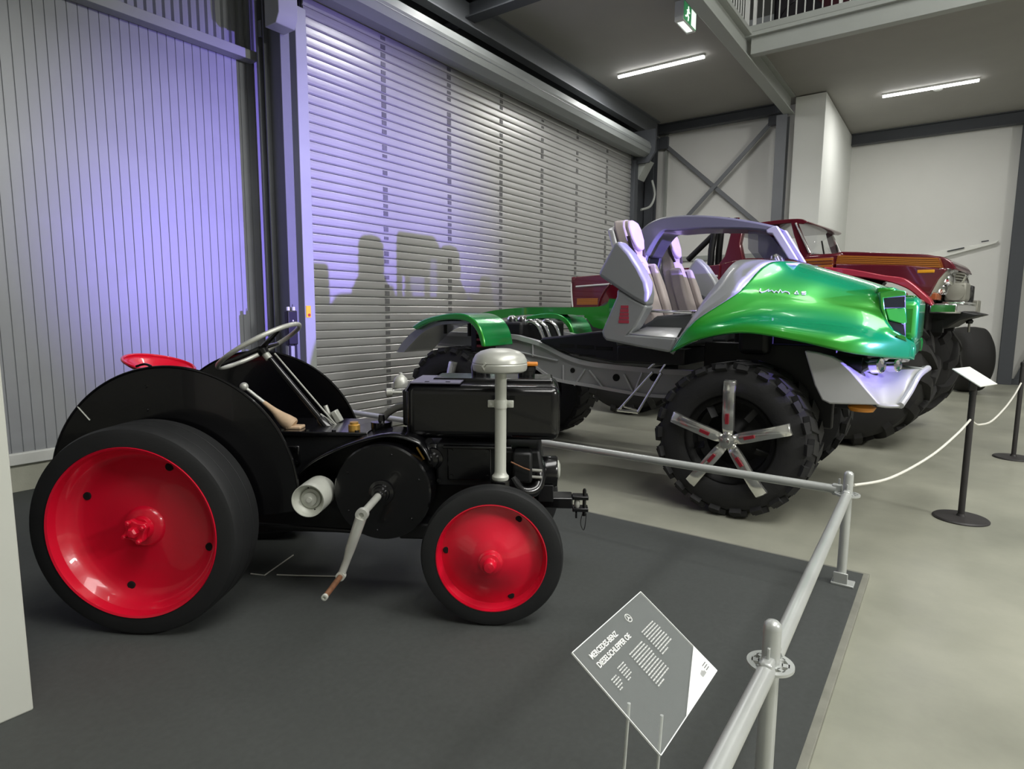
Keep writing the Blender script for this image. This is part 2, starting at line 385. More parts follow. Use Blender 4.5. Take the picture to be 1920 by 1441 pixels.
# LED battens
def batten(x, y0, y1, label, z=5.62, power=66):
    L = y1-y0
    t = thing('ceiling_light', label, 'light', (x, (y0+y1)/2, z))
    MB().bx(-.035, .035, -L/2, L/2, -.035, 0).build('housing', 'lamp_box', t, bevel=.004)
    MB().prism([(-.035, -.036), (-.03, -.062), (0, -.072), (.03, -.062), (.035, -.036)], -L/2+.01, L/2-.01, 'y').build('diffuser', 'tube_white', t)
    l = area_light('batten_glow', (x, (y0+y1)/2, z-.085), (x, (y0+y1)/2, 0), .06, L, power, NEUTRAL)
batten(10.2, 3.57, 5.1, 'lit white LED batten on the ceiling in front of the cross bracing')
batten(13.95, -.06, 1.42, 'lit white LED batten on the ceiling beside the white pillar')
batten(6.0, 3.57, 5.1, 'lit LED batten on the gallery ceiling above the shutter', power=42)
batten(10.9, -4.2, -2.7, 'lit LED batten on the bay ceiling over the rear wall', power=46)
for i, (x, y) in enumerate(((-1, -2.0), (2.6, -2.0), (6.2, -2.0), (-1, .9), (2.6, .9), (6.2, .9))):
    t = thing('hall_light', 'lit LED batten under the high hall ceiling', 'light', (x, y, 8.9), 0, 'battens under the high hall ceiling')
    MB().bx(-.9, .9, -.05, .05, -.07, .1).build('diffuser', 'tube_white', t, bevel=.004)

# emergency exit sign
e = thing('exit_sign', 'green and white emergency exit sign hanging under the gallery beam', 'exit sign', (8.05, 3.17, 5.24))
MB().bx(0, .46, -.05, .07, 0, .24).build('housing', 'white_paint', e, bevel=.004)
MB().bx(.01, .45, -.056, -.0505, .012, .228).build('panel', 'exit_green', e)
MB().bx(.27, .44, -.0585, -.0565, .02, .22).build('doorway', 'exit_white', e)
fig = MB()
fig.lathe([(.018, 0), (.018, .002)], (.155, -.057, .192), (0, -1, 0), 12)
for a, b, r in (((.15, .165), (.12, .10), .016), ((.12, .10), (.165, .075), .011), ((.165, .075), (.15, .03), .010), ((.12, .10), (.085, .065), .011), ((.085, .065), (.05, .06), .009), ((.15, .16), (.20, .135), .008), ((.145, .16), (.10, .145), .008)):
    fig.tube([(a[0], -.0575, a[1]), (b[0], -.0575, b[1])], r, 8)
fig.build('running_figure', 'exit_white', e)
MB().bx(.06, .40, -.03, .05, -.004, .0).build('light_slot', 'exit_white', e)
MB().tube([(.23, .01, .24), (.23, .01, .38)], .012, 8).build('hanger', 'steel_light', e)
# ------------------------------------------------------------------ platform
mat('galv', 'c3c6c3', .33, .35, var=.05, vscale=6)
mat('stanchion_black', '3a3838', .5, .2, var=.08, vscale=10)
mat('rope_white', 'e6e4da', .7)
mat('print_white', 'f2f3f0', .6); mat('print_grey', 'c9cbc8', .6); mat('print_dark', '6c706e', .6)
mat('partition_white', 'cdcfc5', .6, 0, var=.015, vscale=3)
struct(MB().bx(-4, 3.865, .272, 5.97, 0, .026).build('trim_2', 'ply_edge', smooth=0, bevel=.003))
pl = tag(MB().bx(-4, 3.835, .302, 5.96, .026, PZ).build('platform_carpet', 'carpet', smooth=0), 'dark grey carpet covering the low platform under the tractor', 'carpet')
tag(MB().bx(-1.6, .655, 2.63, 2.83, PZ, 3.4).build('partition_panel', 'partition_white', smooth=0, bevel=.006), 'plain white partition panel standing on the platform beside the rear tractor wheel', 'partition')

# ------------------------------------------------------------------ scaffold-tube barrier
def post(x, y, label, cap=.125, ring=.50):
    p = thing('barrier_post', label, 'post', (x, y, PZ))
    h = ring+cap
    MB().lathe([(.0242, .03), (.0242, h-.02), (.022, h-.008), (.015, h), (.0, h+.004)], (0, 0, 0), (0, 0, 1), 20).build('upright', 'galv', p)
    MB().box((0, -.01, .006), (.085, .11, .012)).build('base_plate', 'galv', p, bevel=.003)
    MB().box((-.03, .0, .035), (.012, .07, .07)).build('base_tab', 'galv', p, bevel=.003)
    # rosette disc with its holes
    R = .062; n = 8
    out = [(R*math.cos(2*PI*k/40), R*math.sin(2*PI*k/40)) for k in range(40)]
    inn = [(.046*math.cos(2*PI*k/40), .046*math.sin(2*PI*k/40)) for k in range(40)]
    m = MB(); m.ringprism(out, inn, ring-.004, ring+.004, 'z')
    inn2 = [(.032*math.cos(2*PI*k/40), .032*math.sin(2*PI*k/40)) for k in range(40)]; cor = [(.022*math.cos(2*PI*k/40), .022*math.sin(2*PI*k/40)) for k in range(40)]
    m.ringprism(inn2, cor, ring-.004, ring+.004, 'z')
    for k in range(8):
        a = 2*PI*k/8+.2; m.box((.039*math.cos(a), .039*math.sin(a), ring), (.02, .010 if k % 2 else .018, .008), (0, 0, a))
    m.build('rosette', 'galv', p)
    return p
post(3.625, .388, 'galvanised scaffold post at the platform corner where the rope is tied')
post(1.705, .338, 'galvanised scaffold post with rosette disc beside the acrylic sign')
post(3.66, 5.1, 'galvanised scaffold post at the shutter end of the platform')
post(-.4, .315, 'galvanised scaffold post nearest the white partition end of the rail')
def rail(P, Q, label):
    P, Q = Vector(P), Vector(Q); d = (Q-P).normalized()
    r = thing('barrier_rail', label, 'rail', P)
    MB().tube([d*.045, Q-P-d*.045], .0242, 20).build('tube', 'galv', r)
    for s_, e in ((1, Vector((0, 0, 0))), (-1, Q-P)):
        c = e+d*s_*.042
        R = Matrix((d, d.cross(Vector((0, 0, 1))).normalized(), Vector((0, 0, 1)))).transposed()
        MB().box(c, (.05, .034, .062), R).build('wedge_head', 'galv', r, bevel=.008)
        MB().box(c+Vector((0, 0, .012))-d*s_*.008, (.010, .008, .10), R).build('wedge', 'galv', r, bevel=.002)
rail((3.625, .388, .53), (1.705, .338, .53), 'long grey scaffold tube rail beside the acrylic sign')
rail((1.705, .338, .53), (-.4, .315, .55), 'grey scaffold tube rail at the visitors side, nearest the sign rods')
rail((3.655, .40, .54), (3.66, 5.1, .545), 'long grey scaffold tube rail running behind the tractor')

# ------------------------------------------------------------------ acrylic information sign
glass('acrylic', 'c9cfcd', .12, .05)
sg = thing('info_sign', 'clear acrylic information sheet with white print on two thin rods', 'sign', (.897, .338, .768), 0)
TH = .61
sh = MB().bx(0, .297, 0, .21, -.0015, .0015).build('sheet', 'acrylic', sg, smooth=0); sh.rotation_euler = (TH, 0, 0)
mat('edge_glow', 'f4f7f5', .3)
m = MB(); 
for a in ((0, .297, -.0008, .0008), (0, .297, .2092, .2108)): m.bx(a[0], a[1], a[2], a[3], -.0016, .0016)
for a in ((-.0008, .0008, 0, .21), (.2962, .2978, 0, .21)): m.bx(a[0], a[1], a[2], a[3], -.0016, .0016)
m.build('polished_edge', 'edge_glow', sh, smooth=0)
def put(o, x, y, z=.0019): o.location = (x, y, z); return o
put(text_mesh('MERCEDES-BENZ', .0150, 'print_white', sh, 'title_lettering', sx=.92), .028, .178)
put(text_mesh('DIESELSCHLEPPER OE', .0150, 'print_white', sh, 'title_lettering', sx=.92), .028, .159)
def para(x0, y0, w, n, lh, name, m='print_grey'):
    b = MB(); rnd = random.Random(int(x0*1e4))
    for i in range(n):
        x = 0; y = y0-i*lh; ww = w if i < n-1 else w*.5
        while x < ww-.003:
            l = min(.003+.008*rnd.random(), ww-x); b.bx(x0+x, x0+x+l, y, y+lh*.42, .0016, .0020); x += l+.0014
    b.build(name, m, sh, smooth=0)['kind'] = 'stuff'
para(.030, .131, .022, 5, .0052, 'data_column'); para(.064, .137, .026, 6, .0052, 'data_column')
para(.118, .138, .062, 13, .0060, 'body_text'); para(.196, .150, .060, 10, .0060, 'body_text')
# star in ring emblem
b = MB(); ring_ = [(.196+.0085*math.cos(2*PI*k/30), .188+.0085*math.sin(2*PI*k/30), .0019) for k in range(30)]
b.tube(ring_, .0008, 6, closed=True)
for a in (90, 210, 330): b.tube([(.196, .188, .0019), (.196+.008*math.cos(math.radians(a)), .188+.008*math.sin(math.radians(a)), .0019)], [.0014, .0004], 6)
b.build('emblem', 'print_white', sh)
b = MB().prism([(.120, 0.001), (.296, .001), (.296, .062)], .0016, .0020, 'z'); b.build('white_wedge', 'print_white', sh, smooth=0)
b = MB(); rnd = random.Random(3)
for i in range(7): b.bx(.243+.003*i, .2445+.003*i, .014, .020+.006*rnd.random(), .0021, .0023)
for y in (.026, .021, .016): b.bx(.268, .286-.2*(.026-y), y, y+.0018, .0021, .0023)
b.build('wedge_logo', 'print_dark', sh, smooth=0)
# rods behind the sheet
for x, y, bx_, by_ in ((.030, .088, -.035, .0), (.075, .035, .0, .01)):
    t = Vector((x, y*math.cos(TH), y*math.sin(TH)-.003))
    MB().tube([t, (x+bx_, t.y+by_+.02, PZ-.768+.0)], .0032, 8).build('rod', 'galv', sg)
MB().bx(-.05, .16, -.02, .14, PZ-.768, PZ-.768+.008).build('foot_plate', 'stanchion_black', sg, bevel=.002)

# ------------------------------------------------------------------ rope stanchions
def stanchion(x, y, label, h, board):
    s_ = thing('rope_stanchion', label, 'stanchion', (x, y, 0))
    MB().lathe([(.175, 0), (.175, .008), (.165, .016), (.03, .024), (.024, .04)], (0, 0, 0), (0, 0, 1), 40).build('base', 'stanchion_black', s_)
    MB().lathe([(.021, .02), (.021, h-.03), (.024, h-.03), (.024, h), (.012, h+.012)], (0, 0, 0), (0, 0, 1), 20).build('pole', 'stanchion_black', s_)
    MB().lathe([(.006, 0), (.014, .012), (.006, .02)], (0, 0, h-.22), (.3, .95, 0), 12).build('hook', 'galv', s_)
    if board:
        o = MB().bx(-.15, .15, -.105, .105, -.004, .004).build('reading_board', 'white_board', s_, bevel=.002); o.location = (0, .0, h+.10); o.rotation_euler = (.55, 0, -.35)
        MB().bx(-.03, .03, -.02, .03, h, h+.085).build('bracket', 'stanchion_black', s_, bevel=.01)
stanchion(5.43, -.157, 'dark rope stanchion with white reading board in front of the green truck', .95, True)
stanchion(8.1, -.62, 'dark rope stanchion in front of the maroon truck tyres', 1.0, False)
def rope(pts, label):
    tag(MB().tube(catmull(pts, 8), .0075, 8).build('rope', 'rope_white'), label, 'rope')
rope([(3.625, .36, .585), (4.0, .22, .565), (4.6, .05, .60), (5.1, -.08, .675), (5.41, -.155, .74)], 'white rope tied from the platform corner post to the stanchion')
rope([(5.452, -.161, .735), (5.65, -.195, .68), (5.87, -.233, .645), (6.4, -.325, .605), (7.1, -.447, .64), (7.7, -.55, .71), (8.078, -.616, .79)], 'white rope sagging between the two dark stanchions')

# thin white wire on the carpet
P = [onz(470, 1075, PZ+.004), onz(496, 1078, PZ+.004), onz(550, 1040, PZ+.004)]
tag(MB().tube(P, .0035, 6).build('floor_wire', 'rope_white'), 'short bent white wire on the carpet beside the rear tractor wheel', 'wire')
P = [onz(519, 1077, PZ+.004), onz(560, 1078.5, PZ+.004), onz(640, 1080, PZ+.004)]
tag(MB().tube(P, .0035, 6).build('floor_wire', 'rope_white'), 'straight white wire on the carpet below the starting crank', 'wire')
# ------------------------------------------------------------------ the old black tractor
mat('tr_black', '0a0a0c', .22, 0, bump=.05, bscale=25, coat=.3)
mat('tr_black_satin', '101113', .45, 0, bump=.08, bscale=60)
mat('tyre_rubber', '1b1c1d', .62, 0, var=.12, vscale=6, bump=.06, bscale=90)
mat('tr_red', 'dc0f30', .3, 0, bump=.10, bscale=22, coat=.6)
mat('hole_black', '060606', .9)
mat('alu', 'c4c5bd', .38, .35, var=.05, vscale=8, bump=.04, bscale=40)
mat('alu_paint', 'c8cac0', .42, .2, bump=.05, bscale=50)
mat('chrome', 'e6e6e6', .12, 1.)
mat('copper_rust', '8a6248', .5, .5, var=.25, vscale=40)
mat('leather_beige', 'c2a88a', .7, 0, var=.12, vscale=25)
mat('brass', 'd8ab56', .4, .6); mat('orange', 'e08a2c', .5); mat('hose_grey', '8d8e8b', .6)
mat('plate_violet_sheen', '7c7a8c', .35, .3)  # tank plate grey with the violet wall's reflection put into its colour
TF = Frame(1.105+.8387*.70, 2.865+.5446*.70, -57)
tr = thing('tractor', 'old black tractor with red disc wheels and solid rubber tyres on the platform', 'tractor', (TF.o.x, TF.o.y, 0), math.radians(-57))
D = (0, -1, 0)     # towards the right-hand side of the tractor
def side(s_): return (0, -s_, 0)
def rear_wheel(s_):
    Y = -.70*s_; d = (0, -s_, 0); c = (0, Y, .509)
    w = MB().lathe([(.372, -.24), (.405, -.245), (.45, -.243), (.470, -.232), (.477, -.21), (.4765, -.115), (.477, -.03), (.468, -.008), (.45, .0), (.392, 0), (.385, -.01)], c, d, 96, caps=False).build('rear_wheel', 'tyre_rubber', tr, smooth=28)
    # two shallow mould lines on the tread
    for h in (-.075, -.16): MB().lathe([(.4775, h-.003), (.4785, h), (.4775, h+.003)], c, d, 96, caps=False).build('tread_line', 'tyre_rubber', w)
    MB().lathe([(.374, -.24), (.374, -.02), (.380, .0), (.389, .004), (.391, -.002), (.394, -.02), (.378, -.03), (.362, -.075), (.335, -.105), (.30, -.118), (.20, -.112), (.095, -.104), (.088, -.092), (.08, -.086), (.055, -.082), (.052, -.06), (.0, -.058)], c, d, 96, caps=False).build('rim', 'tr_red', w, smooth=40)
    star = []
    for k in range(16):
        r = .058 if k % 4 in (0, 1) else .044
        star.append((c[0]+r*math.cos(2*PI*k/16+.3), c[2]+r*math.sin(2*PI*k/16+.3)))
    MB().prism(star, Y-s_*-.058, Y-s_*-.03, 'y').build('hub_flange', 'tr_red', w, bevel=.006)
    for k in range(4):
        a = .3+k*PI/2+.18; MB().lathe([(.011, 0), (.011, .016), (.007, .02)], (c[0]+.048*math.cos(a), Y+s_*.03, c[2]+.048*math.sin(a)), d, 6).build('hub_bolt', 'tr_red', w)
    MB().lathe([(.024, 0), (.024, .022), (.017, .03), (.0, .032)], (c[0], Y+s_*.03, c[2]), d, 6).build('hub_nut', 'tr_red', w)
    for a in (62, 150, 248, 338):
        r = .305; q = (r*math.cos(math.radians(a+4)), Y+s_*.114, .507+r*math.sin(math.radians(a+4)))
        MB().lathe([(.0195, -.004), (.019, .001), (.016, .0035), (.0, .0036)], q, d, 18).build('rim_hole', 'hole_black', w)
    return w
rear_wheel(1); rear_wheel(-1)
def front_wheel(s_):
    Y = -.52*s_; d = (0, -s_, 0); c = (1.58, Y, .3635)
    w = MB().lathe([(.252, -.095), (.30, -.098), (.323, -.092), (.331, -.08), (.331, -.02), (.324, -.006), (.30, .002), (.258, 0)], c, d, 80, caps=False).build('front_wheel', 'tyre_rubber', tr, smooth=28)
    MB().lathe([(.3315, -.05-.012), (.3325, -.05), (.3315, -.05+.012)], c, d, 80, caps=False).build('tread_line', 'tyre_rubber', w)
    MB().lathe([(.25, -.095), (.25, -.012), (.2535, .003), (.2575, .002), (.258, -.006), (.246, -.02), (.236, -.046), (.215, -.044), (.15, -.014), (.10, .016), (.065, .036), (.0, .038)], c, d, 80, caps=False).build('rim', 'tr_red', w, smooth=40)
    MB().lathe([(.058, .02), (.056, .045), (.048, .050), (.046, .062), (.031, .066), (.030, .092), (.022, .104), (.0, .108)], c, d, 32).build('hub', 'tr_red', w)
    for a in (55, 175, 295):
        r = .215; q = (1.58+r*math.cos(math.radians(a)), Y+s_*.0445, .3635+r*math.sin(math.radians(a)))
        MB().lathe([(.0165, -.004), (.016, .002), (.013, .0045), (.0, .0046)], q, d, 18).build('rim_hole', 'hole_black', w)
    MB().lathe([(.007, 0), (.007, .012)], (1.58+.07*.5, Y-s_*.005, .361-.035), d, 8).build('grease_nipple', 'tr_red', w)
    return w
front_wheel(1); front_wheel(-1)

# mudguards: flat steel discs inside the wheels with rolled edges
for s_ in (1, -1):
    Y = -.435*s_
    cx, cz, r = (.045, .617, .607) if s_ == 1 else (.075, .61, .628)
    a0, a1 = (-7, 205) if s_ == 1 else (-10, 200)
    pts = arc(cx, cz, r, a0, a1, 60)
    f = MB().prism(pts, Y-.004, Y+.004, 'y').build('mudguard', 'tr_black', tr, smooth=30)
    MB().tube([(p[0], Y, p[1]) for p in pts], .0075, 8).build('rolled_edge', 'tr_black', f)
    if s_ == 1:
        MB().tube([(-.40, Y-.006, 1.03), (-.345, Y-.006, .965)], .003, 6).build('seam', 'alu_paint', f)
        for p in ((-.06, 1.13), (-.06, 1.02)): MB().lathe([(.008, 0), (.006, .005)], (p[0], Y-.004, p[1]), D, 8).build('rivet', 'tr_black', f)
        MB().tube(catmull([(-.10, Y-.004, 1.225), (-.06, Y, 1.236), (-.03, Y, 1.226)], 4), .006, 6).build('handle', 'tr_black', f)
# rear axle, gearbox, engine block
MB().lathe([(.09, -.60), (.09, -.44), (.14, -.40), (.14, -.2), (.19, -.16), (.19, .16), (.14, .2), (.14, .40), (.09, .44), (.09, .60)], (0, 0, .507), (0, 1, 0), 32).build('rear_axle', 'tr_black_satin', tr)
gb = [(-.20, .38), (-.22, .62), (-.12, .74), (.22, .80), (.50, .86), (.88, .865), (1.00, .80), (1.18, .80), (1.80, .80), (1.83, .62), (1.72, .50), (1.45, .44), (1.2, .36), (.9, .33), (.5, .33), (.2, .30)]
MB().prism(gb, -.17, .19, 'y').build('gearbox', 'tr_black_satin', tr, bevel=.02)
MB().bx(.28, .92, -.19, .21, .852, .875).build('gearbox_lid', 'tr_black', tr, bevel=.006)
for x in (.33, .47, .60, .74, .86): MB().lathe([(.011, 0), (.011, .012)], (x, -.172, .872), (0, 0, 1), 6).build('lid_bolt', 'tr_black', tr)
MB().bx(.36, .56, -.185, -.165, .70, .80).build('inspection_plate', 'tr_black', tr, bevel=.008)
for x, z in ((.38, .785), (.54, .785), (.38, .715), (.54, .715)): MB().lathe([(.009, 0), (.009, .01)], (x, -.185, z), D, 6).build('plate_bolt', 'tr_black', tr)
MB().lathe([(.03, 0), (.03, .03), (.022, .034), (.022, .045)], (.83, -.12, .872), (0, 0, 1), 16).build('filler_plug', 'brass', tr)
MB().lathe([(.052, 0), (.055, .02), (.055, .05), (.02, .055), (.014, .085)], (.97, -.10, .868), (0, 0, 1), 20).build('breather_cap', 'tr_black', tr)
# flywheel cover with starting crank
fw = MB().lathe([(.235, -.16), (.235, -.012), (.228, 0), (.10, .004), (.085, .004)], (1.045, -.40, .628), D, 72).build('flywheel_cover', 'tr_black', tr, smooth=30)
MB().lathe([(.062, 0), (.060, .012), (.045, .018), (.042, .03), (.036, .032), (.034, .055), (.024, .058), (.022, .07)], (1.045, -.404, .632), D, 28).build('crank_boss', 'tr_black', fw)
for a in (20, 75, 150, 210, 262, 318): MB().lathe([(.008, 0), (.006, .006)], (1.045+.19*math.cos(math.radians(a)), -.402, .628+.19*math.sin(math.radians(a))), D, 8).build('cover_bolt', 'tr_black', fw)
gp = catmull([(TF.Y(a, b, -.30).x, 0, TF.Y(a, b, -.30).z) for a, b in ((540, 925), (556, 893), (590, 862), (632, 840), (690, 820), (740, 812), (790, 826), (812, 860))], 6)
MB().grid([[(p.x, -.36, p.z) for p in gp], [(p.x, -.30, p.z+.004) for p in gp], [(p.x, -.15, p.z+.006) for p in gp]]).build('belt_guard', 'tr_black', tr, solid=.008)
MB().prism([(p.x, p.z) for p in gp]+[(1.25, .5), (.8, .42)], -.17, -.15, 'y').build('guard_back', 'tr_black_satin', tr)
# belt pulley
pc = TF.Y(577, 939, -.50)
pu = MB().lathe([(.0, -.012), (.012, -.012), (.013, -.022), (.032, -.026), (.034, -.034), (.046, -.036), (.048, -.046), (.060, -.03), (.0735, -.022), (.0745, 0), (.0775, 0), (.079, -.08), (.0775, -.16), (.03, -.16)], (pc.x, -.50, pc.z), D, 44, caps=False).build('belt_pulley', 'alu_paint', tr, smooth=40)
MB().tube([(pc.x, -.34, pc.z), (pc.x, -.15, pc.z)], .03, 16).build('pulley_shaft', 'tr_black_satin', pu)
for a in (100, 290): MB().lathe([(.004, 0), (.004, .002)], (pc.x+.055*math.cos(math.radians(a)), -.464, pc.z+.055*math.sin(math.radians(a))), D, 8).build('oil_hole', 'hole_black', pu)
# crank: shaft out, flat arm down, handle out
c0 = Vector((1.045, -.44, .632)); c1 = Vector((1.045, -.72, .632))
arm_end = TF.Y(640, 1078, -.73); hend = TF.Y(601, 1129, -.93)
cr = MB().tube([c0, c1+Vector((0, .01, 0))], [.017, .0165], 18).build('starting_crank', 'alu', tr)
MB().lathe([(.027, -.014), (.028, .0), (.027, .014), (.012, .015), (.011, .005), (.0, .004)], (c1.x, c1.y, c1.z), D, 24, caps=False).build('crank_eye', 'alu', cr)
av = Vector((arm_end.x, -.735, arm_end.z)); ad = (av-c1); 
MB().tube([c1+ad*.06+Vector((0, 0, 0)), c1+ad*.25, c1+ad*.55, c1+ad*.75+Vector((0, .012, 0)), av], [.024, .023, .021, .016, .016], 14).build('crank_arm', 'alu', cr)
MB().lathe([(.02, -.012), (.02, .012)], av, D, 18).build('handle_eye', 'alu_paint', cr)
MB().lathe([(.0115, .0), (.0125, .06), (.0115, .17), (.012, .18)], av+Vector((0, -.01, 0)), D, 14).build('handle_sleeve', 'copper_rust', cr)
MB().lathe([(.013, .18), (.013, .192), (.007, .193), (.006, .185), (.0, .185)], av+Vector((0, -.01, 0)), D, 14, caps=False).build('handle_tip', 'alu_paint', cr)
# fuel/water tank
MB().box((1.511, -.015, .994), (.765, .47, .272)).build('tank', 'tr_black', tr, bevel=.045, seg=5)
MB().bx(1.24, 1.86, -.10, .16, 1.118, 1.150).build('tank_top', 'tr_black', tr, bevel=.01)
o = MB().prism([(1.125, 1.10), (1.15, 1.142), (1.40, 1.142), (1.40, 1.136), (1.153, 1.136), (1.130, 1.097)], -.235, .10, 'y').build('tank_plate', 'plate_violet_sheen', tr)
for x in (1.23, 1.335): MB().bx(x-.011, x+.011, -.21, -.19, 1.1405, 1.1435).build('plate_slot', 'hole_black', o)
MB().lathe([(.045, 0), (.045, .03), (.05, .032), (.05, .055), (.03, .06)], (1.72, .03, 1.148), (0, 0, 1), 24).build('filler_neck', 'tr_black', tr)
MB().bx(1.66, 1.78, -.012, .06, 1.208, 1.226).build('filler_lever', 'orange', tr, bevel=.005)
MB().lathe([(.05, 0), (.055, .05), (.045, .09), (.0, .1)], (1.47, .10, 1.14), (0, 0, 1), 24).build('round_vessel', 'tr_black', tr)
MB().bx(1.085, 1.135, -.12, .16, .90, 1.09).build('rear_bracket', 'tr_black_satin', tr, bevel=.012)
MB().lathe([(.03, 0), (.038, .005), (.038, .03), (.034, .05), (.018, .066), (.01, .07), (.009, .082), (.0, .083)], (1.055, -.02, 1.085), (0, 0, 1), 28).build('glass_bell', 'alu', tr)
MB().lathe([(.01, -.05), (.01, 0), (.024, 0), (.024, .03), (.014, .034)], (1.02, -.06, 1.065), (-1, -.2, 0), 18).build('tap_knob', 'alu', tr)
MB().tube(catmull([(1.10, .0, .99), (1.03, .02, .975), (.96, .03, .93), (.92, .03, .86)], 6), .019, 12).build('hose', 'hose_grey', tr)
# air intake stack
sx, sy = 1.61, -.36
ai = MB().lathe([(.038, .694), (.041, .702), (.040, .712), (.031, .722), (.0275, .735), (.0275, 1.215), (.034, 1.225)], (sx, sy, 0), (0, 0, 1), 30).build('air_intake', 'alu_paint', tr)
MB().lathe([(.04, 1.208), (.112, 1.213), (.124, 1.220), (.128, 1.230), (.129, 1.250), (.1265, 1.254), (.1285, 1.258), (.126, 1.270), (.114, 1.293), (.09, 1.309), (.05, 1.320), (.0, 1.323)], (sx-.005, sy, 0), (0, 0, 1), 56).build('mushroom_cap', 'alu', ai, smooth=30)
MB().lathe([(.030, 1.04), (.031, 1.045), (.031, 1.075), (.030, 1.08)], (sx, sy, 0), (0, 0, 1), 30).build('clamp', 'alu_paint', ai)
for dx in (-.045, .045):
    MB().bx(sx+dx-.016, sx+dx+.016, sy-.007, sy+.007, 1.043, 1.077).build('clamp_ear', 'alu_paint', ai, bevel=.003)
    MB().lathe([(.008, 0), (.008, .007)], (sx+dx, sy-.007, 1.06), D, 8).build('clamp_bolt', 'alu', ai)
MB().tube([(sx-.065, sy-.105, 1.225), (sx-.075, sy-.118, 1.245), (sx-.06, sy-.12, 1.262)], .005, 6).build('clip', 'alu', ai)
MB().bx(sx-.02, sx+.02, sy, -.24, 1.045, 1.075).build('stay', 'tr_black', ai)
MB().lathe([(.045, .62), (.045, .69), (.034, .694)], (sx, sy, 0), (0, 0, 1), 24).build('intake_elbow', 'tr_black', ai)
# engine front details
e = MB().bx(1.28, 1.62, -.26, .2, .62, .84).build('cylinder_block', 'tr_black_satin', tr, bevel=.015)
MB().bx(1.34, 1.56, -.275, -.255, .66, .83).build('side_cover', 'tr_black', e, bevel=.008)
for x, z in ((1.36, .68), (1.54, .68), (1.36, .81), (1.54, .81), (1.30, .66)): MB().lathe([(.011, 0), (.011, .012)], (x, -.272, z), D, 6).build('cover_nut', 'tr_black', e)
MB().bx(1.32, 1.66, -.29, -.24, .822, .836).build('ledge', 'tr_black', e, bevel=.004)
ip = MB().lathe([(.07, 0), (.07, .02), (.055, .03), (.052, .05), (.036, .055), (.034, .085), (.013, .09), (.013, .10)], (1.265, -.22, .765), D, 28).build('injection_pump', 'tr_black', tr)
MB().tube([(1.20, -.32, .835), (1.235, -.32, .775)], .0055, 8).build('throttle_lever', 'brass', ip)
MB().tube(catmull([(1.66, -.22, .66), (1.71, -.24, .60), (1.78, -.2, .605), (1.80, -.14, .68), (1.78, -.1, .74)], 6), .032, 14).build('exhaust_elbow', 'tr_black', tr)
MB().bx(1.66, 1.76, -.24, -.1, .64, .80).build('nozzle_block', 'tr_black_satin', tr, bevel=.015)
MB().tube([(1.655, -.26, .755), (1.72, -.26, .725), (1.75, -.26, .715)], .004, 8).build('fuel_line', 'copper_rust', tr)
for z in (.70, .665): MB().lathe([(.008, 0), (.008, .05)], (1.76, -.2, z), (1, -.2, 0), 8).build('stud', 'alu', tr)
dy = MB().lathe([(.075, 0), (.083, .006), (.083, .115), (.076, .125), (.04, .13)], (1.765, -.05, .655), (1, 0, 0), 40).build('dynamo', 'tr_black', tr)
MB().lathe([(.05, .126), (.05, .132), (.03, .14), (.0, .142)], (1.765, -.05, .665), (1, 0, 0), 28).build('end_cap', 'alu_paint', dy)
MB().bx(1.79, 1.87, -.12, .02, .51, .60).build('front_bracket', 'tr_black_satin', tr, bevel=.004)
MB().bx(1.755, 1.77, -.20, -.17, .55, .60).build('red_tag', 'tr_red', tr, bevel=.003)
# front axle and hitch
MB().bx(1.53, 1.63, -.44, .44, .33, .41).build('front_axle', 'tr_black_satin', tr, bevel=.015)
MB().bx(1.50, 1.70, -.13, .13, .38, .56).build('axle_pivot', 'tr_black_satin', tr, bevel=.02)
MB().lathe([(.022, .0), (.022, .10)], (1.58, -.44, .361), (0, -1, 0), 14).build('stub_axle', 'tr_black_satin', tr)
MB().lathe([(.022, .0), (.022, .10)], (1.58, .44, .361), (0, 1, 0), 14).build('stub_axle', 'tr_black_satin', tr)
h = MB().bx(1.62, 1.975, -.06, .06, .455, .515).build('front_hitch', 'tr_black', tr, bevel=.008)
MB().bx(1.975, 2.06, -.035, .035, .495, .515).build('clevis', 'tr_black', h, bevel=.004)
MB().bx(1.975, 2.06, -.035, .035, .43, .45).build('clevis', 'tr_black', h, bevel=.004)
MB().lathe([(.010, .40), (.010, .54), (.006, .55)], (2.04, 0, 0), (0, 0, 1), 12).build('pin', 'tr_black', h)
MB().lathe([(.008, .44), (.016, .46), (.016, .48), (.008, .5)], (2.0, -.01, 0), (0, 0, 1), 12).build('bush', 'alu', h)
MB().tube(catmull([(2.03, -.02, .42), (2.02, -.03, .37), (2.035, -.03, .33), (2.045, -.03, .36), (2.05, -.02, .42)], 4), .0025, 6).build('chain', 'tr_black_satin', h)
MB().bx(1.99, 2.0, -.045, -.02, .40, .43).build('pin_clip', 'tr_black', h)
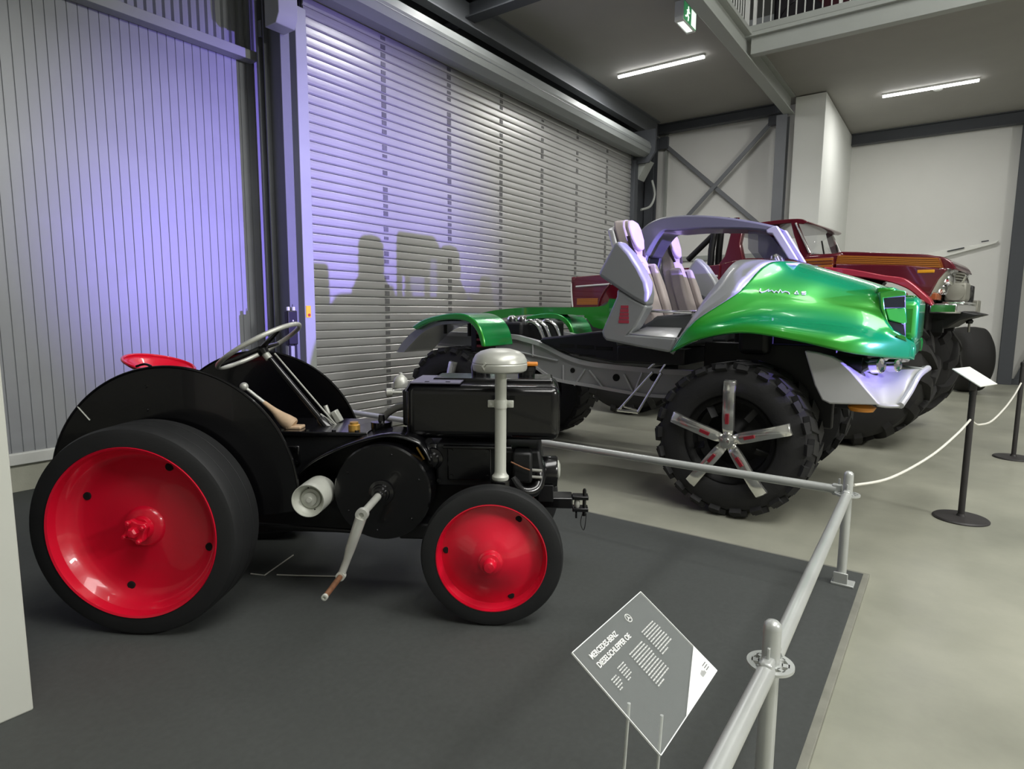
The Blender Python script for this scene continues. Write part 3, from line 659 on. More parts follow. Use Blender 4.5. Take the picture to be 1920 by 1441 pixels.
# steering wheel and column
sc = Vector((.289, 0., 1.300)); nrm = Vector((-.508, 0, .861)); ux = Vector((.861, 0, .508)); uy = Vector((0, 1, 0))
sw = MB().tube([sc+(ux*math.cos(a)+uy*math.sin(a))*.232 for a in [2*PI*k/56 for k in range(56)]], .0125, 12, closed=True).build('steering_wheel', 'alu', tr)
MB().lathe([(.028, -.03), (.03, 0), (.02, .015), (.0, .018)], sc-nrm*.02, nrm, 20).build('wheel_hub', 'tr_black', sw)
for a in (90, 210, 330):
    q = sc+(ux*math.cos(math.radians(a))+uy*math.sin(math.radians(a)))*.226
    MB().tube([sc-nrm*.015, q], [.015, .009], 8).build('spoke', 'tr_black', sw)
cb = Vector((.63, 0, .875))
co = MB().tube([sc-nrm*.03, sc-nrm*.03+(cb-sc)*.1], .02, 14).build('steering_column', 'alu', tr)
MB().tube([sc+(cb-sc)*.1, cb], [.0125, .019], 14).build('column_tube', 'tr_black', co)
MB().tube([sc+(cb-sc)*.12+Vector((.03, .02, .01)), cb+Vector((.07, .02, -.02))], .005, 8).build('control_rod', 'alu', co)
MB().lathe([(.035, -.03), (.03, .03), (.02, .05)], cb, (sc-cb), 18).build('column_foot', 'tr_black', co)
# gear lever with a leather gaiter
gl = MB().tube([(.250, -.10, 1.085), (.352, -.10, 1.004)], [.0085, .010], 12).build('gear_lever', 'alu', tr)
MB().sphere((.243, -.10, 1.092), .022, 18).build('lever_knob', 'alu', gl)
MB().tube(catmull([(.345, -.10, 1.010), (.40, -.10, .965), (.445, -.10, .925), (.50, -.10, .888)], 5), [.011, .012, .013, .014, .016, .018, .021, .024, .027, .030, .033, .036, .038, .039, .040, .034], 14).build('gaiter', 'leather_beige', gl)
MB().bx(.47, .55, -.135, -.065, .874, .890).build('gaiter_base', 'leather_beige', gl, bevel=.005)
pd = MB().tube([(.63, .10, .88), (.60, .10, .965)], .0125, 12).build('pedal_lever', 'alu', tr)
MB().box((.665, .10, .905), (.03, .055, .07), (0, -.5, 0)).build('pedal_pad', 'alu_paint', tr, bevel=.004)
MB().tube([(.60, .02, .93), (.69, .02, .868)], .006, 8).build('pedal_rod', 'alu', tr)
# seat: pressed pan with a raised rounded back
rows = []
for i in range(9):
    r_ = i/8
    rows.append([(-.27+.155*r_*math.cos(t), .20*r_*math.sin(t), 1.140+r_**2.0*(.058-.046*math.cos(t))) for t in [2*PI*k/40 for k in range(41)]])
se = MB().grid(rows).build('seat', 'tr_red', tr, solid=.008, smooth=60)
MB().tube([Vector(p) for p in rows[-1][:-1]], .007, 8, closed=True).build('seat_rim', 'tr_red', se)
MB().tube(catmull([(-.28, 0, 1.16), (-.34, 0, 1.0), (-.22, 0, .86), (-.08, 0, .74)], 5), .018, 8).build('seat_spring', 'tr_black_satin', se)
# bits under the belly
MB().tube([(.35, -.25, .40), (1.2, -.25, .36)], .012, 8).build('brake_rod', 'tr_black_satin', tr)
MB().bx(1.10, 1.30, -.30, -.12, .36, .44).build('sump_drain', 'tr_black_satin', tr, bevel=.01)
MB().bx(.30, .42, -.43, -.18, .62, .66).build('step_plate', 'tr_black_satin', tr, bevel=.006)
MB().tube([(.28, -.40, .585), (.36, -.40, .60), (.40, -.2, .6)], .012, 8).build('foot_rest', 'alu', tr)
# ------------------------------------------------------------------ green and silver off-road show truck
mat('un_green', '059a48', .24, .3, coat=.8)
def _highlight_tint(m):  # yellow-green highlight put into the colour of surfaces facing the viewer
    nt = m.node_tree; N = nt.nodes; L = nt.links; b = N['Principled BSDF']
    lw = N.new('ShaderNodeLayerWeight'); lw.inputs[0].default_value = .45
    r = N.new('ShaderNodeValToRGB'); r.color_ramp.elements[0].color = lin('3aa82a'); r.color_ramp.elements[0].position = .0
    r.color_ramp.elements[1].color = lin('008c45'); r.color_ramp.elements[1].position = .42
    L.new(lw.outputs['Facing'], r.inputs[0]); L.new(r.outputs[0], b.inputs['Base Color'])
_highlight_tint(MATS['un_green'])
mat('un_silver', '9a9d9f', .38, .25, coat=.2)
mat('un_silver_bright', 'c6c7c9', .34, .2, coat=.3)
mat('un_black', '0d0d10', .5, 0, var=.2, vscale=10)
mat('un_navy', '15151d', .45)
mat('un_tyre', '202021', .72, 0, var=.15, vscale=9, bump=.1, bscale=80)
mat('un_rim', '0b0b0c', .55); mat('un_hoop', '74767a', .4, .25, coat=.2); mat('badge_white', 'e9efe9', .3, .3)
mat('polished', 'e8e8e3', .17, .88, bump=.05, bscale=18)
mat('spoke_red', '8c1f2d', .4)
mat('seat_leather', 'b5aaa6', .55, 0, var=.06, vscale=12)
mat('seat_seam', '4a3f45', .6)
mat('frame_silver', 'a9abac', .4, .25)
mat('tub_grey', '4e5152', .5, .2)
mat('decal_red', 'a63a4c', .5)
mat('glass_dark', '3b3d4e', .15); mat('amber', 'd68a2a', .4)
glass('screen_tint', '3d3c5c', .45, .05)
UF = Frame(5.43, 1.25, -90)
un = thing('show_truck', 'green and silver open two-seat off-road show truck with five-spoke wheels', 'truck', (UF.o.x, UF.o.y, 0), math.radians(-90))
def U(x, y, Y): return UF.Y(x, y, Y)
def UP(pts, Y): return UF.YZ(pts, Y)

def show_wheel(x, s_, steer, base):
    w = MB(); d = (0, -1, 0)
    w.lathe([(.295, -.40), (.40, -.415), (.49, -.40), (.525, -.365), (.537, -.2), (.525, -.055), (.497, -.012), (.44, .012), (.37, .014), (.325, .0), (.305, -.02), (.295, -.05)], (0, 0, 0), d, 72, caps=False)
    for k in range(22):
        for row in (0, 1):
            a = 2*PI*(k+.5*row)/22; y = .11 if row == 0 else .30
            R = Matrix.Rotation(-a, 3, 'Y') @ Matrix.Rotation(.28 if row else -.28, 3, 'X')
            c = Matrix.Rotation(-a, 3, 'Y') @ Vector((.525, 0, 0))
            w.box((c.x, y, c.z), (.040, .20, .098), R)
            if row == 0:
                R2 = Matrix.Rotation(-a, 3, 'Y') @ Matrix.Rotation(-.85, 3, 'Z'); c2 = Matrix.Rotation(-a, 3, 'Y') @ Vector((.503, 0, 0))
                w.box((c2.x, .018, c2.z), (.066, .04, .075), R2)
    o = w.build('wheel', 'un_tyre', un, smooth=30)
    o.location = (x, -1.02*s_, .575); o.scale = (1.03, 1, 1.03); o.rotation_euler = (0, 0, math.radians(steer)+(0 if s_ == 1 else PI))
    MB().lathe([(.31, .0), (.30, -.03), (.27, -.05), (.255, -.12), (.20, -.15), (.10, -.10), (.07, -.05), (.0, -.05)], (0, 0, 0), d, 48, caps=False).build('rim', 'un_rim', o, smooth=40)
    for k in range(5):
        a = math.radians(base+72*k+36); R = Matrix.Rotation(-a, 4, 'Y')
        q = MB().box((.20, .03, 0), (.12, .01, .012), (0, 0, .5)); v = MB().box((.23, .045, .0), (.1, .012, .05), (.6, 0, .4))
        z = v.build('rim_vane', 'un_rim', o); z.matrix_local = R
    for k in range(5):
        a = math.radians(base+72*k); rows = []
        for r, wd, y0 in ((.03, .032, -.02), (.09, .040, -.035), (.16, .042, -.045), (.25, .040, -.052), (.34, .041, -.055), (.415, .043, -.045), (.43, .040, -.03)):
            rows.append([(r, y0+.028, -wd), (r, y0+.004, -wd*.92), (r, y0-.006, 0), (r, y0+.004, wd*.92), (r, y0+.028, wd)])
        z = MB().grid(rows).build('spoke', 'polished', o, solid=.012, smooth=50); z.matrix_local = Matrix.Rotation(-a, 4, 'Y')
        i = MB().bx(.125, .195, -.066, -.052, -.011, .011).build('spoke_insert', 'spoke_red', o); i.matrix_local = Matrix.Rotation(-a, 4, 'Y')
    MB().lathe([(.055, .02), (.05, .045), (.026, .05), (.024, .062), (.0, .064)], (0, 0, 0), d, 20).build('hub', 'polished', o)
    return o
show_wheel(0, 1, 0, 90); show_wheel(0, -1, 0, 60)
show_wheel(-2.70, 1, 0, 78); show_wheel(-2.70, -1, 0, 30)

# chassis rails
top = [(950, 630), (985, 636), (1020, 647), (1062, 668), (1100, 680), (1150, 687), (1235, 695), (1300, 699)]
bot = [(950, 657), (985, 674), (1030, 705), (1056, 714), (1110, 723), (1189, 737), (1235, 742), (1300, 746)]
T_, B_ = UP(top, -.5), UP(bot, -.5)
T_ = [(-3.3, 1.24)]+T_+[(.55, .99)]; B_ = [(-3.3, 1.12)]+B_+[(.55, .79)]
for s_ in (1, -1):
    y0 = -.5*s_; y1 = -.47*s_
    f = MB().prism(T_+B_[::-1], y0, y1, 'y').build('frame_rail', 'frame_silver', un, smooth=0)
    for P_, nm in ((T_, 'top_flange'), (B_, 'bottom_flange')):
        C_ = catmull([(p[0], 0, p[1]) for p in P_], 4)
        w = .05 if nm == 'top_flange' else .035; h = .022 if nm == 'top_flange' else .014
        rows = [[(p.x, y0-w*.5, p.z+h), (p.x, y0+w*.7, p.z+h), (p.x, y0+w*.7, p.z-h), (p.x, y0-w*.5, p.z-h), (p.x, y0-w*.5, p.z+h)] for p in C_]
        MB().grid(rows).build(nm, 'un_silver_bright', f, smooth=50)
    if s_ == 1:
        for a, b in (((999, 645), (999, 668)), ((1056, 684), (1056, 714)), ((1105, 694), (1131, 727)), ((1077, 722), (1097, 692)), ((1170, 701), (1186, 733)), ((1204, 698), (1190, 733)), ((975, 660), (1046, 676))):
            MB().tube([U(*a, -.512), U(*b, -.512)], .009, 8).build('web_rib', 'un_silver_bright', f)
        for p, r in (((1074, 694), .024), ((1155.6, 707.5), .033), ((1226, 706), .04)):
            q = U(*p, -.5); MB().lathe([(r, 0), (r, .006), (r*.85, .0065), (0, .0065)], (q.x, -.5, q.z), (0, -1, 0), 24, caps=False).build('web_hole', 'hole_black', f)
for x, z in ((-3.2, 1.17), (-2.1, 1.1), (-1.0, .90), (0.3, .88)):
    MB().bx(x-.05, x+.05, -.47, .47, z-.06, z+.06).build('cross_member', 'un_black', un)
for x in (0, -2.70): MB().lathe([(.07, -.72), (.07, .72)], (x, 0, .575), (0, 1, 0), 20).build('axle', 'un_black', un)
for s_ in (1, -1):
    MB().bx(-.35, .60, -.58*s_, -.52*s_, .66, 1.26).build('inner_arch', 'un_black', un, bevel=.01)
MB().bx(-.15, .78, -.48, .48, .95, 1.58).build('engine_block', 'un_black', un, bevel=.02)
# deck and engine behind the cab
dk = [(-1.95, 1.20), (-1.92, 1.24), (-1.66, 1.27), (-1.38, 1.31), (-1.10, 1.34), (-.95, 1.30), (-.60, 1.20), (-.60, 1.05), (-1.16, 1.04), (-1.6, 1.10), (-1.83, 1.16)]
o = MB().prism(dk, -.56, .56, 'y').build('cargo_deck', 'un_navy', un, bevel=.02)
for a in ((1050, 641, 1076, 650), (1082, 643, 1112, 652), (1118, 646, 1148, 655), (1086, 661, 1116, 667)):
    p, q = U(a[0], a[1], -.565), U(a[2], a[3], -.565)
    MB().bx(p.x, q.x, -.566, -.55, min(p.z, q.z)-.01, max(p.z, q.z)-.015).build('deck_slot', 'hole_black', o)
MB().bx(-2.75, -2.25, -.42, .42, 1.1, 1.38).build('rear_engine', 'un_black', un, bevel=.03)
for i, y in enumerate((-.30, -.18, .02)):
    MB().tube(catmull([(-2.35, y, 1.24), (-2.26, y, 1.38), (-2.16, y+.03, 1.35), (-2.10, y+.05, 1.22)], 6), .024, 12).build('intake_pipe', 'chrome', un)
for x, y in ((-2.45, -.30), (-2.32, -.30)): MB().lathe([(.05, 0), (.05, .04), (.03, .06)], (x, y, 1.38), (0, -.3, 1), 16).build('filler_cap', 'chrome', un)
# rear mudguards
ou = UP([(771, 613), (790, 600), (815, 592), (845, 587), (868, 588), (885, 596), (897, 609), (905, 628), (909, 650)], -1.05)
inn = UP([(902, 650), (896, 628), (886, 611), (873, 602), (850, 599), (820, 601), (797, 608), (779, 618)], -1.05)
for s_ in (1, -1):
    f = MB().prism([tuple(p) for p in catmull([(a, b, 0) for a, b in ou], 3) and [(q.x, q.y) for q in catmull([(a, b, 0) for a, b in ou], 3)]]+[(q.x, q.y) for q in catmull([(a, b, 0) for a, b in inn], 3)], -1.05*s_, -.60*s_, 'y').build('rear_fender', 'un_green', un, smooth=50, bevel=.012)
    g0 = UP([(744, 660), (752, 645), (770, 625), (795, 610), (830, 602), (880, 602)], -.98); g1 = UP([(880, 606), (830, 608), (797, 620), (775, 640), (757, 660)], -.98)
    MB().prism([(q.x, q.y) for q in catmull([(a, b, 0) for a, b in g0], 3)]+[(q.x, q.y) for q in catmull([(a, b, 0) for a, b in g1], 3)], -.98*s_, -.55*s_, 'y').build('mud_flap', 'un_silver', un, smooth=50)
    for p, q in (((835, 606), (835, 625)), ((880, 604), (880, 630))):
        MB().tube([U(*p, -.9)*1, U(*q, -.9)*1], .018, 8).build('fender_stay', 'un_black', un) if s_ == 1 else None
for z in (1.16, 1.22, 1.28): MB().bx(-2.40, -2.34, -.95, -.66, z-.012, z+.012).build('rear_coil', 'spoke_red', un, bevel=.004)
MB().bx(-2.47, -2.40, -.95, -.64, 1.10, 1.36).build('light_housing', 'un_black', un, bevel=.01)
# far side green spar
sp = UP([(905, 588), (940, 581), (1000, 576), (1090, 576), (1140, 573), (1150, 560)], .72); sp2 = UP([(1150, 618), (1120, 612), (1100, 592), (1040, 589), (980, 591), (935, 600)], .72)
MB().prism([(q.x, q.y) for q in catmull([(a, b, 0) for a, b in sp], 3)]+[(q.x, q.y) for q in catmull([(a, b, 0) for a, b in sp2], 3)], .62, .80, 'y').build('side_spar', 'un_green', un, smooth=50)
a, b = U(1082, 592, .6), U(1096, 592, .6); MB().bx(a.x, b.x, .59, .60, a.z-.008, a.z+.008).build('spar_handle', 'polished', un)

# cab tub: side panels
wing = [(1160, 450), (1152, 457), (1122, 513), (1126, 519), (1158, 541), (1190, 562), (1214, 574), (1217, 548), (1213, 527), (1200, 501), (1182, 473)]
low = [(1157, 541), (1156, 556), (1128, 621), (1130, 631), (1136, 638), (1195, 650), (1256, 661), (1269, 633), (1180, 626), (1193, 611), (1207, 586), (1214, 573), (1190, 562)]
for s_ in (1, -1):
    MB().prism(UP(wing, -.97), -.99*s_, -.84*s_, 'y').build('seat_wing', 'un_silver', un, bevel=.03, seg=3)
    MB().prism(UP(low, -.97), -.975*s_, -.83*s_, 'y').build('side_panel', 'un_silver', un, bevel=.02, seg=3)
    a, b, c, d = U(1180, 626, -.97), U(1268, 633, -.97), U(1278, 615, -.70), U(1213, 613, -.70)
    pts = [a, b, c, d]
    MB().add([(p.x, p.y*s_, p.z+.004) for p in pts], [(0, 1, 2, 3)]).build('sill_plate', 'un_silver_bright', un, solid=.01)
de = U(1170, 589, -.975)
for i in range(5): MB().bx(de.x-.045+.004*i, de.x+.045-.002*i, -.9775, -.9755, de.z-.07+.029*i, de.z-.07+.029*i+.024).build('side_decal', 'decal_red', un, smooth=0)
MB().bx(-1.00, -.42, -.82, .82, 1.08, 1.21).build('cab_floor', 'un_black', un, bevel=.01)
MB().bx(-1.02, -.94, -.82, .82, 1.20, 1.42).build('cab_rear_wall', 'tub_grey', un, bevel=.03)
MB().bx(-.06, .16, -.70, .70, 1.18, 1.66).build('dashboard', 'un_black', un, bevel=.04)
# front corner panels that sweep up to the windscreen
Lb = [(1269, 638, -.98), (1290, 606, -.95), (1318, 564, -.90), (1341, 534, -.85), (1375, 493, -.75), (1402, 486, -.65), (1440, 487, -.45)]
Rb = [(1256, 661, -1.03), (1283, 622, -1.03), (1312, 595, -1.01), (1378, 553, -.94), (1397, 535, -.87), (1438, 494, -.73), (1486, 490, -.5)]
Lp = catmull([U(*p) for p in Lb], 4); Rp = catmull([U(*p) for p in Rb], 4)
for s_ in (1, -1):
    MB().grid([[(l.x+(r.x-l.x)*t, (l.y+(r.y-l.y)*t)*s_, l.z+(r.z-l.z)*t) for t in (0, .33, .66, 1)] for l, r in zip(Lp, Rp)]).build('corner_panel', 'un_silver', un, solid=.03 if s_ == 1 else -.03, smooth=50)
cw = [U(1402, 486, -.65), U(1440, 487, -.45), U(1486, 490, -.5)]
rows = []
for t in [i/8 for i in range(9)]:
    y = -.62+1.24*t; c_ = 1-(2*t-1)**2
    rows.append([(.04, y, 1.83+.05*c_), (.12, y, 1.855+.04*c_), (.30, y, 1.85+.025*c_)])
MB().grid(rows).build('cowl', 'un_silver', un, solid=.02, smooth=50)

# seats
def seat(yc, nm_lbl):
    lean = lambda z: -.85-(z-1.60)*.335
    def P(y, z, off=0.): return (lean(z-.07)+off, yc+y, z-.07)
    def slab(poly, x0, x1, name, m, par=None, bev=.02):
        n = len(poly); vs = [P(y, z, x0) for y, z in poly]+[P(y, z, x1) for y, z in poly]
        return MB().add(vs, [tuple(range(n)), tuple(range(2*n-1, n-1, -1))]+[(i, (i+1) % n, n+(i+1) % n, n+i) for i in range(n)]).build(name, m, par or un, bevel=bev, seg=3)
    half = [(.0, 1.30), (.20, 1.32), (.225, 1.6), (.22, 1.80), (.17, 1.98), (.12, 2.06), (.125, 2.16), (.125, 2.28), (.09, 2.34), (0, 2.355)]
    poly = half+[(-a, b) for a, b in half[::-1][1:-1]]
    s_ = slab(poly, -.13, -.02, 'seat_back', 'seat_leather')
    hd = [(.0, 2.08), (.07, 2.10), (.115, 2.18), (.118, 2.28), (.085, 2.335), (0, 2.348)]
    slab(hd+[(-a, b) for a, b in hd[::-1][1:-1]], -.03, .025, 'headrest', 'seat_leather', s_)
    cs = [(.0, 1.34), (.11, 1.34), (.115, 1.6), (.10, 1.86), (.07, 1.97), (0, 1.99)]
    slab(cs+[(-a, b) for a, b in cs[::-1][1:-1]], -.03, .012, 'centre_pad', 'seat_leather', s_)
    for q in (-1, 1):
        bl = [(q*.135, 1.36), (q*.225, 1.36), (q*.24, 1.6), (q*.235, 1.80), (q*.18, 1.97), (q*.145, 1.99), (q*.125, 1.88), (q*.14, 1.62)]
        slab(bl, -.06, .055, 'side_bolster', 'seat_leather', s_)
        sm = [(q*.075, 2.05), (q*.115, 2.11), (q*.13, 2.20), (q*.128, 2.12), (q*.10, 2.04)]
        slab(sm, -.03, .0, 'seam', 'seat_seam', s_, bev=0)
        sm = [(q*.118, 1.36), (q*.132, 1.36), (q*.137, 1.62), (q*.122, 1.88), (q*.13, 1.96), (q*.11, 1.9), (q*.122, 1.62)]
        slab(sm, -.03, .004, 'seam', 'seat_seam', s_, bev=0)
    sh_ = [(-.20, 1.4), (.20, 1.4), (.2, 1.85), (.13, 2.05), (.12, 2.27), (0, 2.31), (-.12, 2.27), (-.13, 2.05), (-.2, 1.85)]
    slab(sh_, -.20, -.135, 'seat_shell', 'un_silver_bright', s_)
    cu = [(-.88, 1.36), (-.72, 1.46), (-.42, 1.49), (-.36, 1.43), (-.40, 1.22), (-.86, 1.22)]
    MB().prism(cu, yc-.24, yc+.24, 'y').build('seat_cushion', 'tub_grey', s_, bevel=.03, seg=3)
    MB().tube([(-.76, yc-.245, 1.50), (-.42, yc-.245, 1.49)], .012, 8).build('cushion_trim', 'polished', s_)
seat(-.45, 'near'); seat(.45, 'far')

# centre hoop with windscreen
ro = [(1199, 434), (1215, 419), (1240, 408), (1275, 403.5), (1320, 403.5), (1370, 408), (1420, 416), (1457, 424)]
ri = [(1440, 434), (1400, 430), (1340, 429), (1300, 430), (1262, 433), (1244, 434), (1228, 452), (1212, 480)]
A1 = [(q.x, q.y) for q in catmull([(a, b, 0) for a, b in UP(ro, -.18)], 3)]; A2 = [(q.x, q.y) for q in catmull([(a, b, 0) for a, b in UP(ri, -.18)], 3)]
MB().prism(A1+A2+UP([(1192, 480)], -.18), -.19, .19, 'y').build('roof_hoop', 'un_hoop', un, smooth=50, bevel=.02)
leg = UP([(1192, 478), (1213, 478), (1205, 510), (1200, 580), (1176, 580), (1182, 520)], -.18)
pil = UP([(1436, 427), (1457, 423), (1496, 487), (1479, 485), (1448, 438), (1438, 437)], -.18)
for y in (-.19, .13):
    MB().prism(leg, y, y+.06, 'y').build('hoop_leg', 'un_hoop', un, bevel=.01)
    MB().prism(pil, y, y+.05, 'y').build('screen_pillar', 'un_silver_bright', un, bevel=.008)
    gl_ = UP([(1402, 432), (1440, 437), (1478, 484), (1416, 484), (1402, 466)], -.18)
    MB().prism(gl_, y+.02, y+.026, 'y').build('quarter_glass', 'screen_tint', un)
a, b = U(1448, 431, -.18), U(1488, 486, -.18)
MB().add([(a.x, -.15, a.z), (b.x, -.15, b.z), (b.x, .15, b.z), (a.x, .15, a.z)], [(0, 1, 2, 3)]).build('windscreen', 'screen_tint', un, solid=.006)
for y in (-.3, -.15): MB().lathe([(.035, 0), (.035, .05), (.02, .07)], (.10, y, 1.88), (-.4, -.3, 1), 16).build('dash_dial', 'chrome', un)

# bonnet: lofted shell with flared wings
cp_ = [
 [(.30, 0, 1.872), U(1486, 490, -.5), U(1438, 494.5, -.73), U(1397, 535, -.87), U(1378, 553, -.94), U(1312, 595, -1.01), U(1283, 622, -1.03), U(1256, 661, -1.03)],
 [(.36, 0, 1.855), (.33, -.46, 1.850), (.26, -.69, 1.785), (.15, -.83, 1.68), (.09, -.89, 1.58), (-.08, -.98, 1.46), (-.20, -1.06, 1.365), U(1308, 636, -1.08)],
 [(.47, 0, 1.82), (.45, -.46, 1.81), (.42, -.68, 1.735), (.36, -.79, 1.64), (.30, -.85, 1.545), (.20, -.94, 1.475), (.10, -1.06, 1.42), U(1390, 623, -1.09)],
 [(.62, 0, 1.77), (.60, -.44, 1.762), (.58, -.66, 1.69), (.54, -.76, 1.60), (.52, -.81, 1.515), (.48, -.91, 1.445), (.44, -1.05, 1.38), U(1490, 638, -1.08)],
 [(.80, 0, 1.705), (.79, -.43, 1.70), (.77, -.65, 1.645), (.76, -.74, 1.57), (.76, -.78, 1.48), (.77, -.86, 1.405), (.80, -.98, 1.33), U(1610, 664, -1.02)],
 [(.90, 0, 1.665), (.89, -.42, 1.66), U(1650, 549, -.70), U(1652, 575, -.74), U(1662, 602, -.76), U(1684, 626, -.76), U(1716, 645, -.58), U(1714, 674, -.58)]]
cs_ = [catmull(r, 4) for r in cp_]; N_ = len(cs_[0])
cols = [catmull([r[i] for r in cs_], 5) for i in range(N_)]
rows = [[cols[i][k] for i in range(N_)] for k in range(len(cols[0]))]
full = [[(p.x, p.y, p.z) for p in r]+[(p.x, -p.y, p.z) for p in r[::-1][1:]] if False else [(p.x, -p.y, p.z) for p in r[::-1]]+[(p.x, p.y, p.z) for p in r[1:]] for r in rows]
MB().grid(full).build('bonnet', 'un_green', un, solid=.025, smooth=60)
# nose mask
def NY(px_): return -.745 if px_ <= 1697 else min(-.2, -.745+(px_-1697)*.03)
def plate(pts, o_, i_, name, m, bev=.006):
    """outline on the curved nose, given thickness into the body; both halves"""
    V_ = [U(a, b, NY(a)) for a, b in pts]; n = len(V_); d_ = Vector((.34, -.94, 0))
    for s_ in (1, -1):
        vs = [(q.x, q.y*s_, q.z) for q in [p+d_*o_ for p in V_]+[p-d_*i_ for p in V_]]
        MB().add(vs, [tuple(range(n)), tuple(range(2*n-1, n-1, -1))]+[(i, (i+1) % n, n+(i+1) % n, n+i) for i in range(n)]).build(name, m, un, bevel=bev)
plate([(1652, 551), (1700, 548), (1700, 636), (1684, 627), (1664, 605), (1654, 578)], -.02, .10, 'nose_mask', 'un_black', 0)
plate([(1656, 559), (1697, 555), (1697, 576), (1658, 577)], .0, .03, 'lamp_window', 'glass_dark', .002)
plate([(1664, 601), (1695, 608), (1698, 630), (1674, 619)], .0, .03, 'lamp_window', 'glass_dark', .002)
plate([(1648, 548), (1680, 543.5), (1698, 545), (1698, 554), (1656, 559), (1658, 578), (1665, 603), (1676, 620), (1698, 631), (1700, 640), (1682, 632), (1661, 608), (1650, 578)], .012, .04, 'mask_frame', 'un_green')
plate([(1658, 578), (1698, 576), (1699, 606), (1695, 607), (1664, 600)], .014, .04, 'mask_bar', 'un_green', .008)
MB().prism([(-.52, 1.33), (-.54, 1.56), (-.46, 1.605), (.46, 1.605), (.54, 1.56), (.52, 1.33), (.44, 1.285), (-.44, 1.285)], .86, 1.062, 'x').build('nose_block', 'un_green', un, bevel=.035, seg=3)
MB().prism([(-.60, 1.195), (-.60, 1.285), (-.5, 1.30), (.5, 1.30), (.60, 1.285), (.60, 1.195)], .93, 1.058, 'x').build('chin', 'un_green', un, bevel=.02, seg=3)
MB().prism([(-.70, 1.62), (.70, 1.62), (.70, 1.665), (-.70, 1.665)], .82, .93, 'x').build('nose_lip', 'un_green', un, bevel=.015)
# script badge on the bonnet side (illegible in the photo: a chrome squiggle and two marks)
pts = [(1426, 541), (1424, 546), (1428, 548), (1436, 545.5), (1442, 542), (1440, 546), (1447, 544), (1451, 548), (1455, 545), (1459, 548.5), (1463, 543), (1466, 548), (1472, 546), (1478, 548), (1480, 551)]
dep = lambda a: -.80-.07*max(0, min(1, (1480-a)/60))
BADGE = [(U(a, b, -.80)) for a, b in pts]
BADGE2 = [[(1489.5, 550.5), (1494, 545.5), (1497, 551.5), (1490, 550.8)], [(1511, 546.8), (1503, 547.2), (1503, 549), (1511, 550), (1510, 552), (1503, 551.6)]]
from mathutils.bvhtree import BVHTree
bv = BVHTree.FromPolygons([Vector(p) for r in full for p in r], [(i*len(full[0])+k, i*len(full[0])+k+1, (i+1)*len(full[0])+k+1, (i+1)*len(full[0])+k) for i in range(len(full)-1) for k in range(len(full[0])-1)])
camL = UF.loc(CC)
def onhood(a, b, up=.004):
    d = (U(a, b, -1.2)-camL).normalized(); h = bv.ray_cast(camL, d)
    return h[0]-d*up if h[0] else U(a, b, -.85)
bd = MB().tube([onhood(*p) for p in pts], .0045, 6); [bd.tube([onhood(*p) for p in L_], .004, 6) for L_ in BADGE2]
bd.build('script_badge', 'badge_white', un)

# front bumper: side wings and scoop
wg = [(1508, 657), (1535, 661), (1560, 668), (1578, 678), (1597, 696), (1625, 729), (1650, 759), (1600, 758), (1556, 757), (1541, 750), (1527, 722)]
def WY(a): return -.94+(a-1508)*(.04/142)
for s_ in (1, -1):
    V_ = [U(a, b, WY(a)) for a, b in wg]; n = len(V_)
    vs = [(p.x, p.y*s_, p.z) for p in V_]+[(p.x, (p.y+.06)*s_, p.z) for p in V_]
    MB().add(vs, [tuple(range(n)), tuple(range(2*n-1, n-1, -1))]+[(i, (i+1) % n, n+(i+1) % n, n+i) for i in range(n)]).build('bumper_wing', 'un_silver_bright', un, bevel=.01)
    Aa = catmull([U(1558, 668, WY(1558)+.01), U(1597, 696, WY(1597)+.01), U(1625, 729, WY(1625)+.01), U(1650, 759, WY(1650)+.01)], 4)
    Bb = catmull([U(1740, 690, 0), U(1722, 704, -.26), U(1706, 733, -.52), U(1688, 760, -.76)], 4)
    rows = [[(a.x+(b.x-a.x)*t-.10*math.sin(PI*t)*(1-i/len(Aa)), (a.y+(b.y-a.y)*t)*s_, a.z+(b.z-a.z)*t-.04*math.sin(PI*t)*(1-i/len(Aa))) for t in [k/8 for k in range(9)]] for i, (a, b) in enumerate(zip(Aa, Bb))]
    MB().grid(rows).build('bumper_scoop', 'un_silver_bright', un, solid=.02, smooth=60)
    MB().tube([(b.x, b.y*s_, b.z) for b in Bb], .022, 10).build('bumper_lip', 'un_silver_bright', un)
    for px_, yy, r in (((1642, 688), -.66, .052), ((1673, 688), -.50, .044)):
        q = U(*px_, yy)
        l_ = MB().lathe([(r*.9, -.14), (r, -.10), (r*.8, -.02), (r*.8, .0), (r*1.05, .005), (r*1.05, .06), (r*.9, .066), (r*.85, .05), (0, .05)], (q.x-.02, yy*s_, q.z+.01), (.9, -.45*s_, .1), 24, caps=False).build('headlamp', 'chrome', un)
        MB().lathe([(r*.95, -.4), (r*1.25, -.3), (r*1.2, -.08)], (q.x, yy*s_, q.z), (1, 0, 0), 20).build('lamp_housing', 'un_black', l_)
    o = U(1615, 758, -.84); MB().lathe([(.0, -.03), (.07, -.028), (.085, 0), (.05, .02)], (o.x, -.80*s_, o.z-.02), (0, 0, 1), 20).build('indicator', 'amber', un)
# step rods and footstep
for a, b, r in (((1240, 699), (1196, 772), .012), ((1224, 697), (1160, 768), .010), ((1158, 768.5), (1197, 773), .014), ((1216, 691), (1250, 659), .009), ((1238, 697), (1262, 660), .009), ((1170, 762), (1195, 769), .008)):
    MB().tube([U(*a, -.80), U(*b, -.80)], r, 8).build('step_frame', 'polished', un)
